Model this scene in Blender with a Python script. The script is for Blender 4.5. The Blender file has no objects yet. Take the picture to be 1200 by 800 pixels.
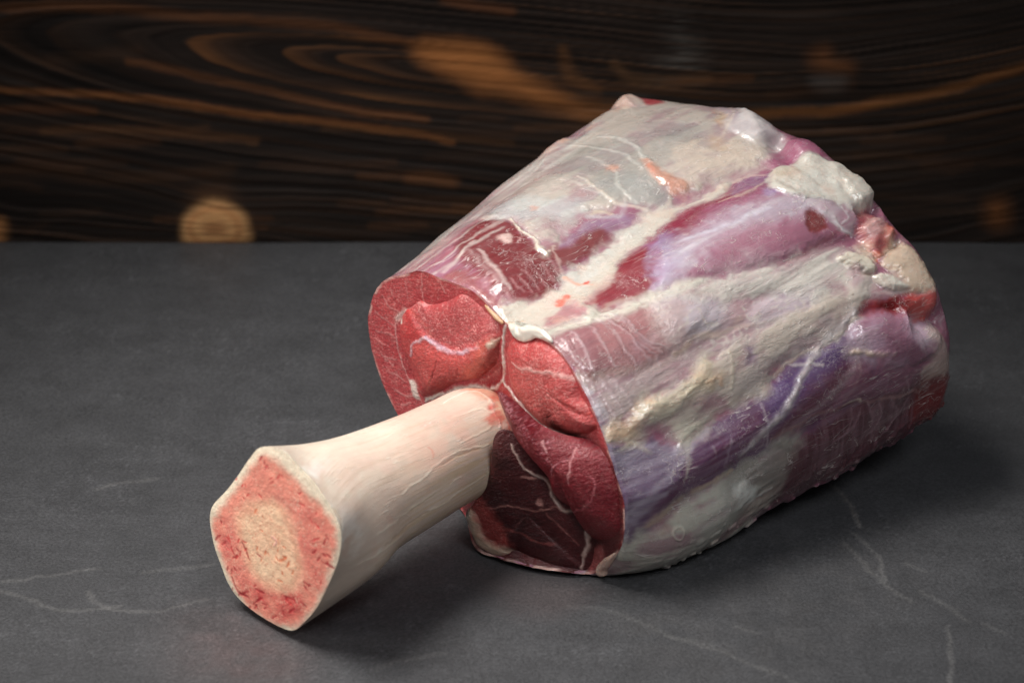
import bpy, math
import numpy as np

# ================================================================ camera, light, exposure
scene = bpy.context.scene
COL = scene.collection

cam_d = bpy.data.cameras.new('camera')
cam_d.lens = 70.0; cam_d.sensor_width = 36.0; cam_d.clip_start = 0.01; cam_d.clip_end = 50.0
cam_d.dof.use_dof = True; cam_d.dof.focus_distance = 0.75; cam_d.dof.aperture_fstop = 10.0
cam = bpy.data.objects.new('camera', cam_d); COL.objects.link(cam)
cam.location = (0, 0, 0.42); cam.rotation_euler = (math.radians(90 - 28), 0, 0)
scene.camera = cam

world = bpy.data.worlds.new('World'); scene.world = world; world.use_nodes = True
bg = world.node_tree.nodes['Background']
bg.inputs[0].default_value = (0.86, 0.93, 1.0, 1); bg.inputs[1].default_value = 0.08

def softbox(name, loc, target, sx, sy, power, color, spread=180):
    d = bpy.data.lights.new(name, 'AREA'); d.shape = 'RECTANGLE'; d.size = sx; d.size_y = sy
    d.energy = power; d.color = color; d.spread = math.radians(spread)
    o = bpy.data.objects.new(name, d); COL.objects.link(o); o.location = loc
    v = np.array(target, float) - np.array(loc, float)
    o.rotation_euler = (math.atan2(math.hypot(v[0], v[1]), -v[2]), 0, math.atan2(v[1], v[0]) - math.pi / 2)
    return o

softbox('key_softbox', (-0.34, 0.66, 0.80), (-0.03, 0.598, 0.0), 0.40, 0.34, 1.18, (1.0, 0.97, 0.93), 54)
softbox('fill_softbox', (0.28, 0.02, 0.85), (0.06, 0.60, 0.0), 0.4, 0.3, .22, (0.95, 0.97, 1.0), 38)

softbox('side_softbox', (-0.72, 0.36, 0.30), (-0.04, 0.62, 0.05), 0.30, 0.30, .28, (1.0, 0.96, 0.92), 50)

vs = scene.view_settings
scene.display_settings.display_device = 'sRGB'
vs.view_transform = 'Standard'; vs.look = 'None'; vs.gamma = 1.0; vs.exposure = 0.0; vs.use_curve_mapping = False
scene.cycles.use_denoising = True
scene.cycles.max_bounces = 8
scene.cycles.sample_clamp_indirect = 4.0

# ---------------------------------------------------------------- numeric helpers
def s2l(c):
    c = np.asarray(c, float) / 255.0
    return np.where(c <= 0.04045, c / 12.92, ((c + 0.055) / 1.055) ** 2.4)

_R = np.random.RandomState(7)
_T = _R.rand(64, 64, 64).astype(np.float32)

def noise(x, y, z=0.0):
    """smooth value noise, 0..1"""
    x = np.asarray(x, np.float32); y = np.asarray(y, np.float32)
    z = np.zeros_like(x) + np.asarray(z, np.float32)
    xi, yi, zi = np.floor(x), np.floor(y), np.floor(z)
    fx, fy, fz = x - xi, y - yi, z - zi
    fx = fx * fx * (3 - 2 * fx); fy = fy * fy * (3 - 2 * fy); fz = fz * fz * (3 - 2 * fz)
    x0 = xi.astype(np.int64) & 63; y0 = yi.astype(np.int64) & 63; z0 = zi.astype(np.int64) & 63
    x1 = (x0 + 1) & 63; y1 = (y0 + 1) & 63; z1 = (z0 + 1) & 63
    a = _T[x0, y0, z0] * (1 - fx) + _T[x1, y0, z0] * fx
    b = _T[x0, y1, z0] * (1 - fx) + _T[x1, y1, z0] * fx
    c = _T[x0, y0, z1] * (1 - fx) + _T[x1, y0, z1] * fx
    d = _T[x0, y1, z1] * (1 - fx) + _T[x1, y1, z1] * fx
    a = a * (1 - fy) + b * fy
    c = c * (1 - fy) + d * fy
    return a * (1 - fz) + c * fz

def fbm(x, y, z=0.0, o=4, g=0.5):
    s = 0; a = 1.0; t = 0; x = np.asarray(x); y = np.asarray(y)
    for i in range(o):
        s = s + a * noise(x, y, z + 7.3 * i); t += a; a *= g
        x = x * 2.03 + 11.7; y = y * 2.03 + 5.1
    return s / t

def ridge(x, y, z=0.0, o=3):
    s = 0; a = 1.0; t = 0; x = np.asarray(x); y = np.asarray(y)
    for i in range(o):
        s = s + a * (1 - np.abs(2 * noise(x, y, z + 9.1 * i) - 1)); t += a; a *= 0.5
        x = x * 2.1 + 3.7; y = y * 2.1 + 8.1
    return s / t

def sstep(a, b, x):
    t = np.clip((x - a) / (b - a + 1e-12), 0, 1)
    return t * t * (3 - 2 * t)

def cubic_w(q, n, periodic):
    """Catmull-Rom indices and weights at the fractional positions q among n knots"""
    i = np.floor(q).astype(int)
    if not periodic: i = np.clip(i, 0, n - 2)
    f = q - i
    idx = np.stack([i - 1, i, i + 1, i + 2], -1)
    idx = idx % n if periodic else np.clip(idx, 0, n - 1)
    w = np.stack([-0.5 * f + f**2 - 0.5 * f**3, 1 - 2.5 * f**2 + 1.5 * f**3,
                  0.5 * f + 2 * f**2 - 1.5 * f**3, -0.5 * f**2 + 0.5 * f**3], -1)
    return idx, w

def loft(ctrl, qs, qf):
    """ctrl (N, K, 3): rings of K points; qs in 0..N-1, qf in 0..K (closed)"""
    ctrl = np.asarray(ctrl, float)
    i, w = cubic_w(qf, ctrl.shape[1], True)
    a = (ctrl[:, i, :] * w[None, :, :, None]).sum(2)
    i, w = cubic_w(qs, ctrl.shape[0], False)
    return (a[i] * w[:, :, None, None]).sum(1)

def normals(P, closed=True):
    if closed:
        dv = np.roll(P, -1, 1) - np.roll(P, 1, 1)
    else:
        dv = np.gradient(P, axis=1)
    du = np.gradient(P, axis=0)
    n = np.cross(dv, du)
    return n / (np.linalg.norm(n, axis=2, keepdims=True) + 1e-12)

def sd_poly(x, y, pts):
    pts = np.asarray(pts, float); n = len(pts)
    d = np.full(x.shape, 1e18); s = np.ones(x.shape)
    for i in range(n):
        a = pts[i]; b = pts[i - 1]
        ex, ey = b - a
        wx, wy = x - a[0], y - a[1]
        t = np.clip((wx * ex + wy * ey) / (ex * ex + ey * ey + 1e-12), 0, 1)
        d = np.minimum(d, (wx - ex * t) ** 2 + (wy - ey * t) ** 2)
        c1 = y >= a[1]; c2 = y < b[1]; c3 = ex * wy > ey * wx
        flip = (c1 & c2 & c3) | (~c1 & ~c2 & ~c3)
        s = np.where(flip, -s, s)
    return s * np.sqrt(d)

def smooth_line(pts, m=6):
    pts = np.asarray(pts, float)
    if len(pts) < 3: return pts
    q = np.linspace(0, len(pts) - 1, (len(pts) - 1) * m + 1)
    i, w = cubic_w(q, len(pts), False)
    return (pts[i] * w[:, :, None]).sum(1)

def smooth_poly(pts, m=4):
    pts = np.asarray(pts, float)
    q = np.arange(len(pts) * m) / m
    i, w = cubic_w(q, len(pts), True)
    return (pts[i] * w[:, :, None]).sum(1)

def sd_line(x, y, pts):
    """distance to a polyline and the position 0..1 along it"""
    pts = np.asarray(pts, float); n = len(pts)
    d = np.full(x.shape, 1e18); u = np.zeros(x.shape)
    for i in range(n - 1):
        a = pts[i]; e = pts[i + 1] - a
        wx, wy = x - a[0], y - a[1]
        t = np.clip((wx * e[0] + wy * e[1]) / (e @ e + 1e-12), 0, 1)
        q = (wx - e[0] * t) ** 2 + (wy - e[1] * t) ** 2
        m = q < d
        d = np.where(m, q, d); u = np.where(m, (i + t) / (n - 1), u)
    return np.sqrt(d), u

def paint(x, y, layers, col, seed=0.0, warp=1.0, fray=1.0):
    """lay painted-on tissue over the points (x, y), in millimetres of the surface.
    returns colour, height in mm, and the mask of each named region"""
    shp = x.shape; x = x.ravel().astype(float); y = y.ravel().astype(float); col = col.reshape(-1, 3).copy()
    h = np.zeros(x.shape); masks = {}
    wx = x + warp * ((fbm(x * .12, y * .12, seed, 3) - .5) * 4 + (fbm(x * .6, y * .6, seed + 3, 2) - .5) * 1.2)
    wy = y + warp * ((fbm(x * .12, y * .12, seed + 20, 3) - .5) * 4 + (fbm(x * .6, y * .6, seed + 23, 2) - .5) * 1.2)
    for L in layers:
        kind, pts, c, al, soft, width, hh, tex, part = L
        pts = np.asarray(pts, float)
        mg = soft + width + 4
        lo = pts.min(0) - mg; hi = pts.max(0) + mg
        sel = np.nonzero((wx > lo[0]) & (wx < hi[0]) & (wy > lo[1]) & (wy < hi[1]))[0]
        if not len(sel): continue
        X, Y = (x[sel], y[sel]) if tex == 'b' else (wx[sel], wy[sel])
        if kind == 'p':
            d0 = sd_poly(X, Y, smooth_poly(pts))
            d = d0 + fray * (fbm(X * .30, Y * .45, seed + 30, 3) - .5) * (1.2 + 1.6 * soft)
            soft = soft * 1.35
            m = sstep(soft, -soft, d); hm = sstep(max(soft, 1.5) * .7, -max(soft, 1.5) * 1.6, d0)
        elif kind == 'e':     # a welt that follows the rim of a polygon
            d = np.abs(sd_poly(X, Y, smooth_poly(pts)))
            m = sstep(width + soft, max(width - soft, 0), d); hm = m
        else:
            d, u = sd_line(X, Y, smooth_line(pts))
            w = width * (0.35 + 0.65 * np.clip(np.minimum(u, 1 - u) * 5, 0, 1)) * (1 + fray * (.8 * noise(X * .35, Y * .35, seed + 40) - .4))
            if tex == 'b': w = np.full(X.shape, width)
            m = sstep(w + soft, np.maximum(w - soft, 0) * .5, d) * (1 + fray * (.75 * noise(X * .5, Y * .5, seed + 44) - .45)).clip(0, 1); hm = m * (.55 if hh > 0 else .8)
            if tex == 'b': hm = np.exp(-(d / (width + .6 * soft)) ** 2) * np.clip(np.minimum(u, 1 - u) * 4, 0, 1)
        ox, oy = x[sel], y[sel]
        if tex == 's':        # streaks along the limb
            m = m * sstep(.35, .68, fbm(ox * .045, oy * .75, seed + 5, 3))
        elif tex == 'c':      # streaks across the limb
            m = m * sstep(.38, .68, fbm(ox * .8, oy * .06, seed + 6, 3))
        elif tex == 'm':      # cloudy
            m = m * sstep(.28, .68, fbm(ox * .16, oy * .16, seed + 8, 4))
        elif tex == 'f':      # thin film, thicker in streaks and clouds
            q = .32 * fbm(ox * .06, oy * .40, seed + 14, 4) + .68 * fbm(ox * .09, oy * .12, seed + 15, 4)
            m = m * (.38 + .62 * sstep(.38, .58, q))
        elif tex == 'n':      # net of fine threads
            m = m * sstep(.7, .93, ridge(ox * .17, oy * .24, seed + 9, 3))
        elif tex == 'g':      # grains
            m = m * sstep(.55, .8, noise(ox * 2.1, oy * 2.1, seed + 11) * .6 + .4 * fbm(ox * .4, oy * .4, seed, 2))
        elif tex == 'l':      # lumpy relief
            hm = hm * (.25 + 1.5 * fbm(ox * .15, oy * .15, seed + 12, 2))
        elif tex == 'w':      # wrinkled relief
            hm = hm * (.4 + 1.0 * ridge(ox * .06, oy * .14, seed + 13, 2))
        a = (al * m)[:, None]
        col[sel] = col[sel] * (1 - a) + s2l(c)[None] * a
        if hh: h[sel] += hh * hm
        if part:
            M = masks.setdefault(part, np.zeros(x.shape)); M[sel] = np.maximum(M[sel], m)
    return col.reshape(shp + (3,)), h.reshape(shp), {k: v.reshape(shp) for k, v in masks.items()}
PHI_VIS = np.radians(np.concatenate([np.arange(-28, 208, 0.31), np.arange(208, 332, 2.0)]))

def tube_grid(ctrl, uk, step, r0, phis, ucap):
    """dense grid over a lofted tube: points, U (mm along) and V (mm round)"""
    q = np.interp(np.arange(0, uk[-1], step), uk, np.arange(len(uk)))
    q = np.append(q, len(uk) - 1.0)
    u = np.interp(q, np.arange(len(uk)), uk)
    P = loft(ctrl, q, np.degrees(phis) / 15.0)
    U, V = np.meshgrid(u, phis * r0, indexing='ij')
    return P, U, V

def fan_grid(rim, ctr, n_r, n_t, dome, power, sink, direction):
    """dense disc inside a closed rim, domed along a direction; row 0 is the rim"""
    qt = np.arange(n_t) / n_t * len(rim)
    R = loft(np.asarray(rim, float)[None].repeat(2, 0), np.array([0.0]), qt)[0]
    rho = np.linspace(1, 0, n_r + 1) ** 0.8
    C = np.asarray(ctr, float)
    P = C[None, None] + rho[:, None, None] * (R[None] - C[None, None])
    P = P + (dome * (1 - rho ** power) - sink)[:, None, None] * np.asarray(direction, float)
    return P

def plane_xy(P, fr):
    O, ex, ey = (np.asarray(v, float) for v in fr)
    return (P - O) @ ex * 1000, (P - O) @ ey * 1000

# ---------------------------------------------------------------- traced shapes, in metres / millimetres of each surface
SIDE = [
["p",[[7.0,208.4],[38.1,206.6],[67.9,200.4],[94.2,196.0],[70.5,172.9],[39.0,160.8],[10.4,153.8],[4.6,164.9]],[148,103,107],0,6.6,0.0,2.2,"b",""],
["p",[[45.7,137.6],[70.9,142.8],[109.4,142.4],[131.1,129.2],[138.5,106.9],[114.6,98.2],[84.6,105.8],[54.4,114.9]],[148,103,107],0,7.92,0.0,2.1,"b",""],
["p",[[0.2,124.3],[22.5,122.4],[55.9,111.1],[82.9,86.3],[63.3,79.4],[26.6,85.9],[4.6,97.3]],[148,103,107],0,7.26,0.0,1.0,"b",""],
["p",[[0.6,40.1],[24.3,48.1],[59.5,51.7],[92.7,58.3],[108.4,54.5],[117.0,32.7],[84.4,31.9],[42.0,33.3],[9.5,30.0]],[148,103,107],0,6.6,0.0,1.8,"b",""],
["p",[[111.6,62.2],[133.0,53.1],[143.0,40.4],[143.0,26.0],[120.6,30.4],[108.6,45.0]],[148,103,107],0,5.94,0.0,3.2,"b",""],
["p",[[124.8,215.5],[147.6,207.5],[152.3,182.1],[138.2,157.6],[101.9,153.2],[76.6,162.4],[78.0,183.2]],[148,103,107],0,7.92,0.0,1.8,"b",""],
["p",[[81.2,208.0],[96.1,212.0],[105.1,209.9],[88.9,201.8],[78.7,201.2]],[148,103,107],0,2.64,0.0,2.2,"b",""],
["p",[[135.0,212.8],[142.0,214.7],[146.3,209.9],[134.3,204.1]],[148,103,107],0,2.31,0.0,2.6,"b",""],
["p",[[151.5,184.9],[152.8,178.0],[151.4,159.9],[139.7,152.6],[134.1,162.0]],[148,103,107],0,3.3,0.0,2.4,"b",""],
["p",[[141.0,149.5],[154.2,146.7],[154.5,135.8],[141.5,134.4],[134.7,140.3]],[148,103,107],0,2.97,0.0,1.6,"b",""],
["p",[[0.2,-0.2],[9.5,23.3],[32.7,27.9],[48.7,23.7],[44.5,8.6],[16.0,-0.6]],[148,103,107],0,5.28,0.0,1.8,"b",""],
["l",[[-1.5,143.8],[15.7,141.6],[39.6,144.8],[65.4,150.5],[87.0,151.3],[113.0,146.6],[133.5,143.9]],[148,103,107],0.0,4.62,5.61,-2.2,"b",""],
["l",[[-4.8,138.2],[9.5,125.8],[30.0,121.1],[54.9,115.8],[84.6,105.8],[118.6,98.1],[134.4,91.4]],[148,103,107],0.0,3.96,4.29,-0.8,"b",""],
["l",[[3.6,95.2],[28.2,89.3],[53.4,83.0],[79.3,79.2],[109.4,72.6]],[148,103,107],0.0,3.3,3.63,-0.3,"b",""],
["l",[[2.4,64.2],[20.6,61.3],[41.4,53.8],[67.7,54.5],[93.8,59.8],[115.4,62.1]],[148,103,107],0.0,3.96,3.96,-0.8,"b",""],
["l",[[0.5,16.7],[22.5,28.5],[49.5,29.9],[76.4,30.8],[104.0,27.2],[124.7,19.3]],[148,103,107],0.0,3.3,3.63,-1.8,"b",""],
["l",[[141.7,157.6],[140.5,148.5],[135.6,134.8]],[148,103,107],0.0,2.64,2.31,-3.2,"b",""],
["l",[[143.8,156.1],[143.3,149.1]],[148,103,107],0.0,1.98,2.64,-2.5,"b",""],
["l",[[138.5,106.9],[149.0,105.3],[155.4,101.5]],[148,103,107],0.0,1.98,2.31,-4.0,"b",""],
["l",[[136.5,80.7],[142.3,82.1],[150.3,81.1]],[148,103,107],0.0,1.98,2.31,-3.6,"b",""],
["l",[[131.1,49.6],[140.4,45.9],[153.5,40.4]],[148,103,107],0.0,2.64,2.64,-4.5,"b",""],
["l",[[111.4,61.4],[121.8,58.8],[131.6,50.9]],[148,103,107],0.0,1.98,1.98,-2.2,"b",""],
["l",[[119.5,117.7],[133.0,97.6],[133.5,83.0]],[148,103,107],0.0,1.98,1.65,-1.2,"b",""],
["p",[[-2.5,210.5],[21.7,220.1],[58.7,216.6],[95.0,213.3],[79.8,195.5],[49.0,172.1],[40.4,184.6],[29.5,191.0],[13.0,193.9],[-0.7,193.2]],[186,150,148],1,2.64,0.0,0,"f",""],
["p",[[1.0,210.3],[25.5,212.7],[36.2,198.0],[40.4,184.6],[24.6,186.6],[9.4,183.9],[-2.3,183.7],[-0.2,198.7]],[160,95,105],0.8,2.64,0.0,0,"s",""],
["p",[[24.1,193.8],[32.5,194.7],[38.0,188.9],[38.6,182.3],[33.4,169.8],[33.3,161.2],[33.2,152.7],[32.1,148.9],[26.5,145.2],[17.0,145.8],[9.5,149.4],[7.1,156.6],[7.5,165.7],[9.7,175.8],[13.9,187.8]],[122,49,53],1,1.65,0.0,0.8,"",""],
["p",[[-1.8,179.0],[6.7,177.8],[7.1,169.4],[5.0,160.0],[5.8,151.0],[5.0,146.9],[0.2,145.3],[0.2,155.8],[0.4,167.5]],[152,85,87],1,1.98,0.0,0.4,"",""],
["p",[[16.5,181.3],[27.6,182.5],[31.0,169.4],[30.9,158.6],[30.0,151.6],[23.9,150.2],[13.6,158.6],[12.0,169.5]],[114,45,47],0.7,3.96,0.0,0,"",""],
["p",[[32.9,161.5],[42.0,163.6],[55.1,161.9],[62.6,158.6],[61.6,154.8],[52.5,152.4],[43.5,151.6],[34.7,150.7],[32.1,152.8]],[125,63,64],1,1.65,0.0,0.4,"",""],
["p",[[41.0,162.6],[56.5,163.3],[69.0,159.2],[70.7,154.5],[60.6,155.4],[53.3,159.9],[40.3,159.8]],[152,123,147],0.8,1.98,0.0,0,"",""],
["p",[[28.5,132.9],[40.9,136.3],[51.5,141.9],[59.5,142.9],[64.9,140.0],[60.6,131.5],[53.4,124.4],[48.1,119.7],[38.5,121.0],[29.9,123.5],[26.8,127.0]],[134,44,54],1,1.98,0.0,0.5,"",""],
["p",[[51.0,142.1],[63.0,143.9],[73.5,144.8],[87.4,147.1],[106.3,143.7],[117.6,140.6],[123.5,126.8],[136.9,113.0],[138.9,100.6],[127.6,97.5],[118.3,101.0],[106.2,101.5],[90.5,104.9],[72.4,111.7],[58.5,115.3],[47.4,119.2],[56.0,126.7],[64.0,137.9],[59.5,142.9]],[156,97,118],1,1.98,0.0,1.0,"",""],
["p",[[61.4,143.7],[75.3,145.2],[88.3,147.1],[106.6,143.9],[116.0,141.0],[108.6,136.4],[93.3,137.9],[79.5,133.9],[68.0,127.5],[61.0,125.9],[62.4,133.4],[65.0,138.3]],[133,43,64],1,3.3,0.0,0,"",""],
["p",[[64.9,140.0],[73.0,138.5],[68.0,127.5],[58.6,120.1],[50.3,119.2],[54.3,127.2],[60.6,131.5]],[154,133,173],0.75,3.3,0.0,0,"",""],
["p",[[64.0,131.6],[73.5,132.9],[90.0,132.6],[112.3,128.5],[126.5,122.8],[135.7,111.5],[123.4,111.6],[109.0,117.3],[90.0,119.0],[75.4,121.5],[59.4,116.7],[51.0,118.7]],[195,185,196],0.7,4.62,0.0,0,"",""],
["p",[[71.5,131.0],[92.1,130.6],[112.6,126.8],[125.5,119.2],[112.1,118.7],[94.5,123.9],[76.7,123.1],[64.3,123.0]],[213,208,212],0.6,3.3,0.0,0,"s",""],
["p",[[100.0,112.5],[117.6,113.0],[127.4,110.7],[128.2,102.5],[118.3,101.0],[106.2,101.5],[94.2,104.4]],[155,97,116],0.75,3.3,0.0,0,"",""],
["p",[[86.4,124.4],[99.0,121.9],[103.0,115.9],[95.2,112.0],[82.1,113.9],[78.0,119.4]],[169,113,130],0.7,3.96,0.0,0,"",""],
["p",[[68.9,117.7],[80.6,117.4],[96.2,107.3],[108.5,105.0],[90.1,104.4],[71.8,111.1]],[188,153,162],0.8,2.64,0.0,0,"f",""],
["l",[[70.6,130.2],[81.6,128.3],[97.0,126.7],[109.4,124.9]],[222,222,232],0.46199999999999997,1.49,0.33,0.1,"",""],
["l",[[101.5,101.6],[112.4,101.2],[122.9,101.6],[128.7,103.2]],[144,75,83],0.46199999999999997,1.98,0.41,0.0,"",""],
["p",[[90.0,141.0],[101.0,139.0],[112.3,137.0],[117.9,134.4],[107.9,132.3],[93.5,136.2]],[165,96,128],0.5,1.98,0.0,0,"s",""],
["p",[[111.9,144.3],[120.0,143.0],[123.9,138.1],[118.6,135.9],[110.5,137.2],[104.4,139.9]],[139,96,126],0.9,1.32,0.0,0,"",""],
["p",[[115.0,133.2],[121.5,131.5],[124.3,127.5],[120.8,125.1],[114.5,128.7]],[161,139,179],0.9,1.32,0.0,0,"f",""],
["p",[[129.5,151.4],[137.4,152.3],[144.1,150.6],[152.3,146.4],[151.9,135.7],[139.6,137.2],[133.1,140.1],[127.4,141.5]],[160,95,119],1,0.99,0.0,0.3,"",""],
["p",[[118.5,114.4],[123.4,114.5],[125.7,110.2],[123.6,106.3],[118.5,106.7],[116.0,110.1]],[125,48,49],1,0.99,0.0,-0.6,"",""],
["p",[[-1.7,124.8],[5.1,124.8],[14.2,122.7],[24.6,119.3],[45.3,116.3],[57.1,113.0],[63.3,103.8],[54.7,94.5],[44.8,90.2],[28.2,89.3],[13.5,93.5],[4.6,97.3],[1.0,108.0]],[165,114,115],1,1.98,0.0,0.5,"",""],
["p",[[-1.0,123.0],[9.9,122.3],[17.1,121.5],[14.4,110.7],[12.6,98.3],[4.6,97.3],[1.0,108.0]],[147,96,101],0.8,1.98,0.0,0.4,"",""],
["p",[[46.0,114.5],[56.6,112.4],[66.5,102.6],[65.2,92.1],[56.3,88.9],[46.5,93.6],[42.6,102.9]],[190,174,191],0.9,3.3,0.0,0.8,"f",""],
["p",[[76.9,90.2],[89.6,91.6],[104.3,86.0],[106.5,78.8],[96.4,73.5],[83.1,75.0],[73.3,79.7]],[185,166,183],0.8,3.3,0.0,0.6,"f",""],
["p",[[1.1,105.3],[4.4,96.3],[12.6,91.6],[31.2,88.2],[50.4,83.1],[49.9,76.9],[36.4,73.6],[26.4,75.4],[11.9,74.0],[6.9,71.1],[2.6,78.4],[0.3,88.9]],[186,166,162],1,1.98,0.0,0.3,"f",""],
["p",[[3.0,94.1],[15.5,89.8],[37.8,85.4],[45.9,79.7],[30.9,77.8],[14.9,78.8],[6.1,79.9]],[164,138,140],0.6,2.64,0.0,0,"m",""],
["p",[[1.6,96.6],[4.3,87.0],[5.1,76.9],[5.2,67.4],[0.6,72.5],[0.2,85.5]],[195,186,194],0.8,1.32,0.0,0,"f",""],
["p",[[-1.9,66.9],[8.9,61.9],[28.4,49.0],[40.3,50.9],[52.5,52.6],[67.4,52.8],[81.5,58.5],[94.6,57.5],[103.7,59.2],[111.1,54.1],[109.2,44.6],[124.6,21.9],[116.4,17.6],[79.6,27.4],[45.4,28.6],[18.4,28.5],[0.3,17.7],[-2.2,41.3]],[93,61,93],1,1.65,0.0,0.6,"",""],
["p",[[-1.5,65.1],[10.2,61.8],[28.6,49.8],[28.5,44.6],[17.0,40.7],[7.1,34.2],[-0.3,23.7],[0.6,36.3],[1.1,51.4]],[155,143,159],0.85,3.3,0.0,0,"f",""],
["p",[[9.1,49.5],[18.8,50.3],[14.1,41.8],[5.6,34.7],[2.0,35.9]],[121,98,125],0.6,3.3,0.0,0,"",""],
["p",[[26.5,44.0],[46.0,45.4],[62.5,49.9],[66.1,44.6],[59.5,34.6],[41.6,31.8],[22.5,29.0],[9.5,30.0]],[96,44,72],0.75,3.96,0.0,0,"",""],
["p",[[62.5,49.9],[80.4,56.4],[93.3,58.5],[105.0,57.1],[97.5,49.9],[80.4,46.1],[64.3,38.6]],[87,61,106],0.8,2.64,0.0,0,"",""],
["p",[[64.3,38.6],[83.6,44.6],[98.6,47.8],[107.4,41.2],[112.6,29.4],[100.0,29.2],[80.3,30.4],[66.4,30.8]],[100,42,54],0.8,3.3,0.0,0,"",""],
["p",[[112.3,61.1],[122.3,59.4],[134.8,51.3],[143.6,45.1],[144.4,35.8],[137.1,30.2],[121.3,33.2],[110.5,41.7],[107.5,52.8]],[165,131,148],1,1.65,0.0,1.3,"f",""],
["p",[[121.5,47.0],[132.6,40.5],[137.5,33.2],[130.3,31.0],[118.4,39.4],[118.0,45.1]],[130,82,101],0.9,2.64,0.0,0,"",""],
["p",[[132.0,49.3],[140.4,45.9],[142.5,38.6],[137.9,35.1],[131.6,41.1]],[192,164,179],0.8,2.31,0.0,0.5,"f",""],
["p",[[102.0,55.3],[112.3,61.1],[110.6,50.9],[111.6,40.3],[106.0,44.2],[101.4,48.9]],[178,154,168],0.7,1.98,0.0,0,"",""],
["p",[[102.4,46.0],[114.0,37.5],[127.6,30.4],[143.0,26.0],[141.0,16.8],[124.7,19.3],[104.4,28.5],[87.9,29.9],[96.0,40.0]],[123,78,94],0.95,1.98,0.0,0.5,"",""],
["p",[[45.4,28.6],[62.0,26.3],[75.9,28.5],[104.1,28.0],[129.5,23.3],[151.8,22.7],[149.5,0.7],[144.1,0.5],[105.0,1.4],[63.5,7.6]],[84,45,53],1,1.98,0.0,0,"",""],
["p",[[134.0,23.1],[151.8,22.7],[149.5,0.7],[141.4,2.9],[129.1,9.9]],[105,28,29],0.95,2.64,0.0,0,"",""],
["p",[[7.0,208.4],[19.4,208.4],[39.8,200.3],[40.4,184.6],[37.4,165.7],[62.9,165.6],[73.6,161.9],[93.5,153.8],[129.6,145.3],[151.7,162.3],[152.5,186.8],[142.0,215.4],[97.0,216.5],[59.0,217.3],[15.0,220.2]],[184,176,170],0.8,3.3,0.0,0.3,"f",""],
["p",[[36.2,198.0],[55.9,198.2],[85.0,205.5],[107.9,207.3],[141.7,213.5],[151.3,191.7],[151.2,173.0],[140.0,155.2],[127.0,147.5],[111.5,149.2],[93.6,153.9],[86.5,151.5],[79.4,154.3],[74.4,161.3],[61.5,168.5],[49.8,170.9],[32.9,159.4],[32.7,166.3],[39.6,183.2]],[188,176,165],0.92,1.65,0.0,0.7,"f","membrane"],
["p",[[75.2,199.0],[100.7,197.0],[104.1,179.4],[94.4,167.4],[81.4,163.2],[75.0,171.3],[74.0,183.7]],[150,148,142],0.6,5.28,0.0,0,"",""],
["p",[[77.1,178.9],[86.4,171.9],[90.0,159.0],[87.0,153.6],[78.6,155.8],[73.4,163.7],[70.5,171.0]],[146,146,142],0.7,2.64,0.0,0,"",""],
["p",[[114.9,187.6],[127.1,183.7],[127.0,173.1],[113.4,164.3],[100.6,169.0],[105.0,178.2]],[152,150,146],0.6,4.62,0.0,0,"",""],
["p",[[113.6,172.8],[128.9,166.5],[131.5,151.4],[123.9,146.7],[108.3,150.0],[94.5,154.8],[98.6,163.0]],[206,188,172],0.8,3.3,0.0,0,"f",""],
["p",[[147.7,184.3],[152.0,182.8],[141.6,172.8],[134.7,170.9],[136.5,176.5]],[190,150,105],0.75,1.65,0.0,0,"",""],
["p",[[123.9,168.1],[126.3,164.3],[121.4,158.9],[119.0,162.7]],[190,160,130],0.5,1.98,0.0,0,"",""],
["p",[[150.9,187.2],[152.5,182.8],[144.6,173.4],[152.3,182.1],[152.5,176.6],[151.7,162.3],[144.1,152.0],[135.6,154.7],[134.1,162.0],[134.7,170.9]],[204,196,196],0.7,1.65,0.0,0.7,"",""],
["p",[[150.2,187.1],[152.0,182.8],[144.9,172.8],[138.4,169.8],[142.5,177.8]],[140,103,127],0.5,1.32,0.0,0,"",""],
["p",[[39.8,200.3],[52.1,194.8],[56.5,183.3],[64.6,171.4],[55.4,170.3],[47.1,174.2],[40.4,184.6]],[190,196,196],0.5,2.64,0.0,0,"",""],
["p",[[76.9,193.2],[69.0,194.2],[52.1,194.8],[36.2,198.0],[61.3,202.3],[80.0,202.2]],[180,140,140],0.6,2.64,0.0,0,"s",""],
["p",[[7.0,208.4],[34.0,212.0],[63.1,211.0],[93.4,211.9],[118.0,211.9],[108.9,201.8],[75.2,199.0],[45.2,200.5],[13.2,198.5]],[206,200,192],0.7,2.64,0.0,0,"s",""],
["l",[[-0.2,198.7],[16.0,194.8],[36.9,192.3]],[212,200,192],0.495,1.24,0.33,0.125,"",""],
["l",[[-1.7,192.3],[15.4,187.9],[37.6,186.6]],[212,200,192],0.495,1.24,0.33,0.125,"",""],
["l",[[-1.7,184.6],[13.0,182.6],[31.9,183.1]],[212,200,192],0.495,1.24,0.33,0.125,"",""],
["l",[[7.0,208.4],[24.9,206.5],[47.7,205.9]],[212,200,192],0.495,1.24,0.33,0.125,"",""],
["l",[[3.6,181.3],[11.1,182.4],[22.2,184.4]],[212,200,192],0.495,1.24,0.33,0.125,"",""],
["l",[[40.0,185.1],[35.1,175.3],[34.4,169.1],[32.5,163.3],[32.8,159.6]],[224,210,192],1,0.74,0.58,1.0,"","membrane"],
["l",[[34.4,169.1],[32.9,161.5],[34.6,160.1]],[228,214,200],0.66,0.49,0.49,0.4,"",""],
["l",[[105.2,199.9],[105.7,193.1],[103.0,185.5],[98.5,178.0],[96.3,171.2]],[216,214,206],0.5940000000000001,0.99,0.49,0.45,"",""],
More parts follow.
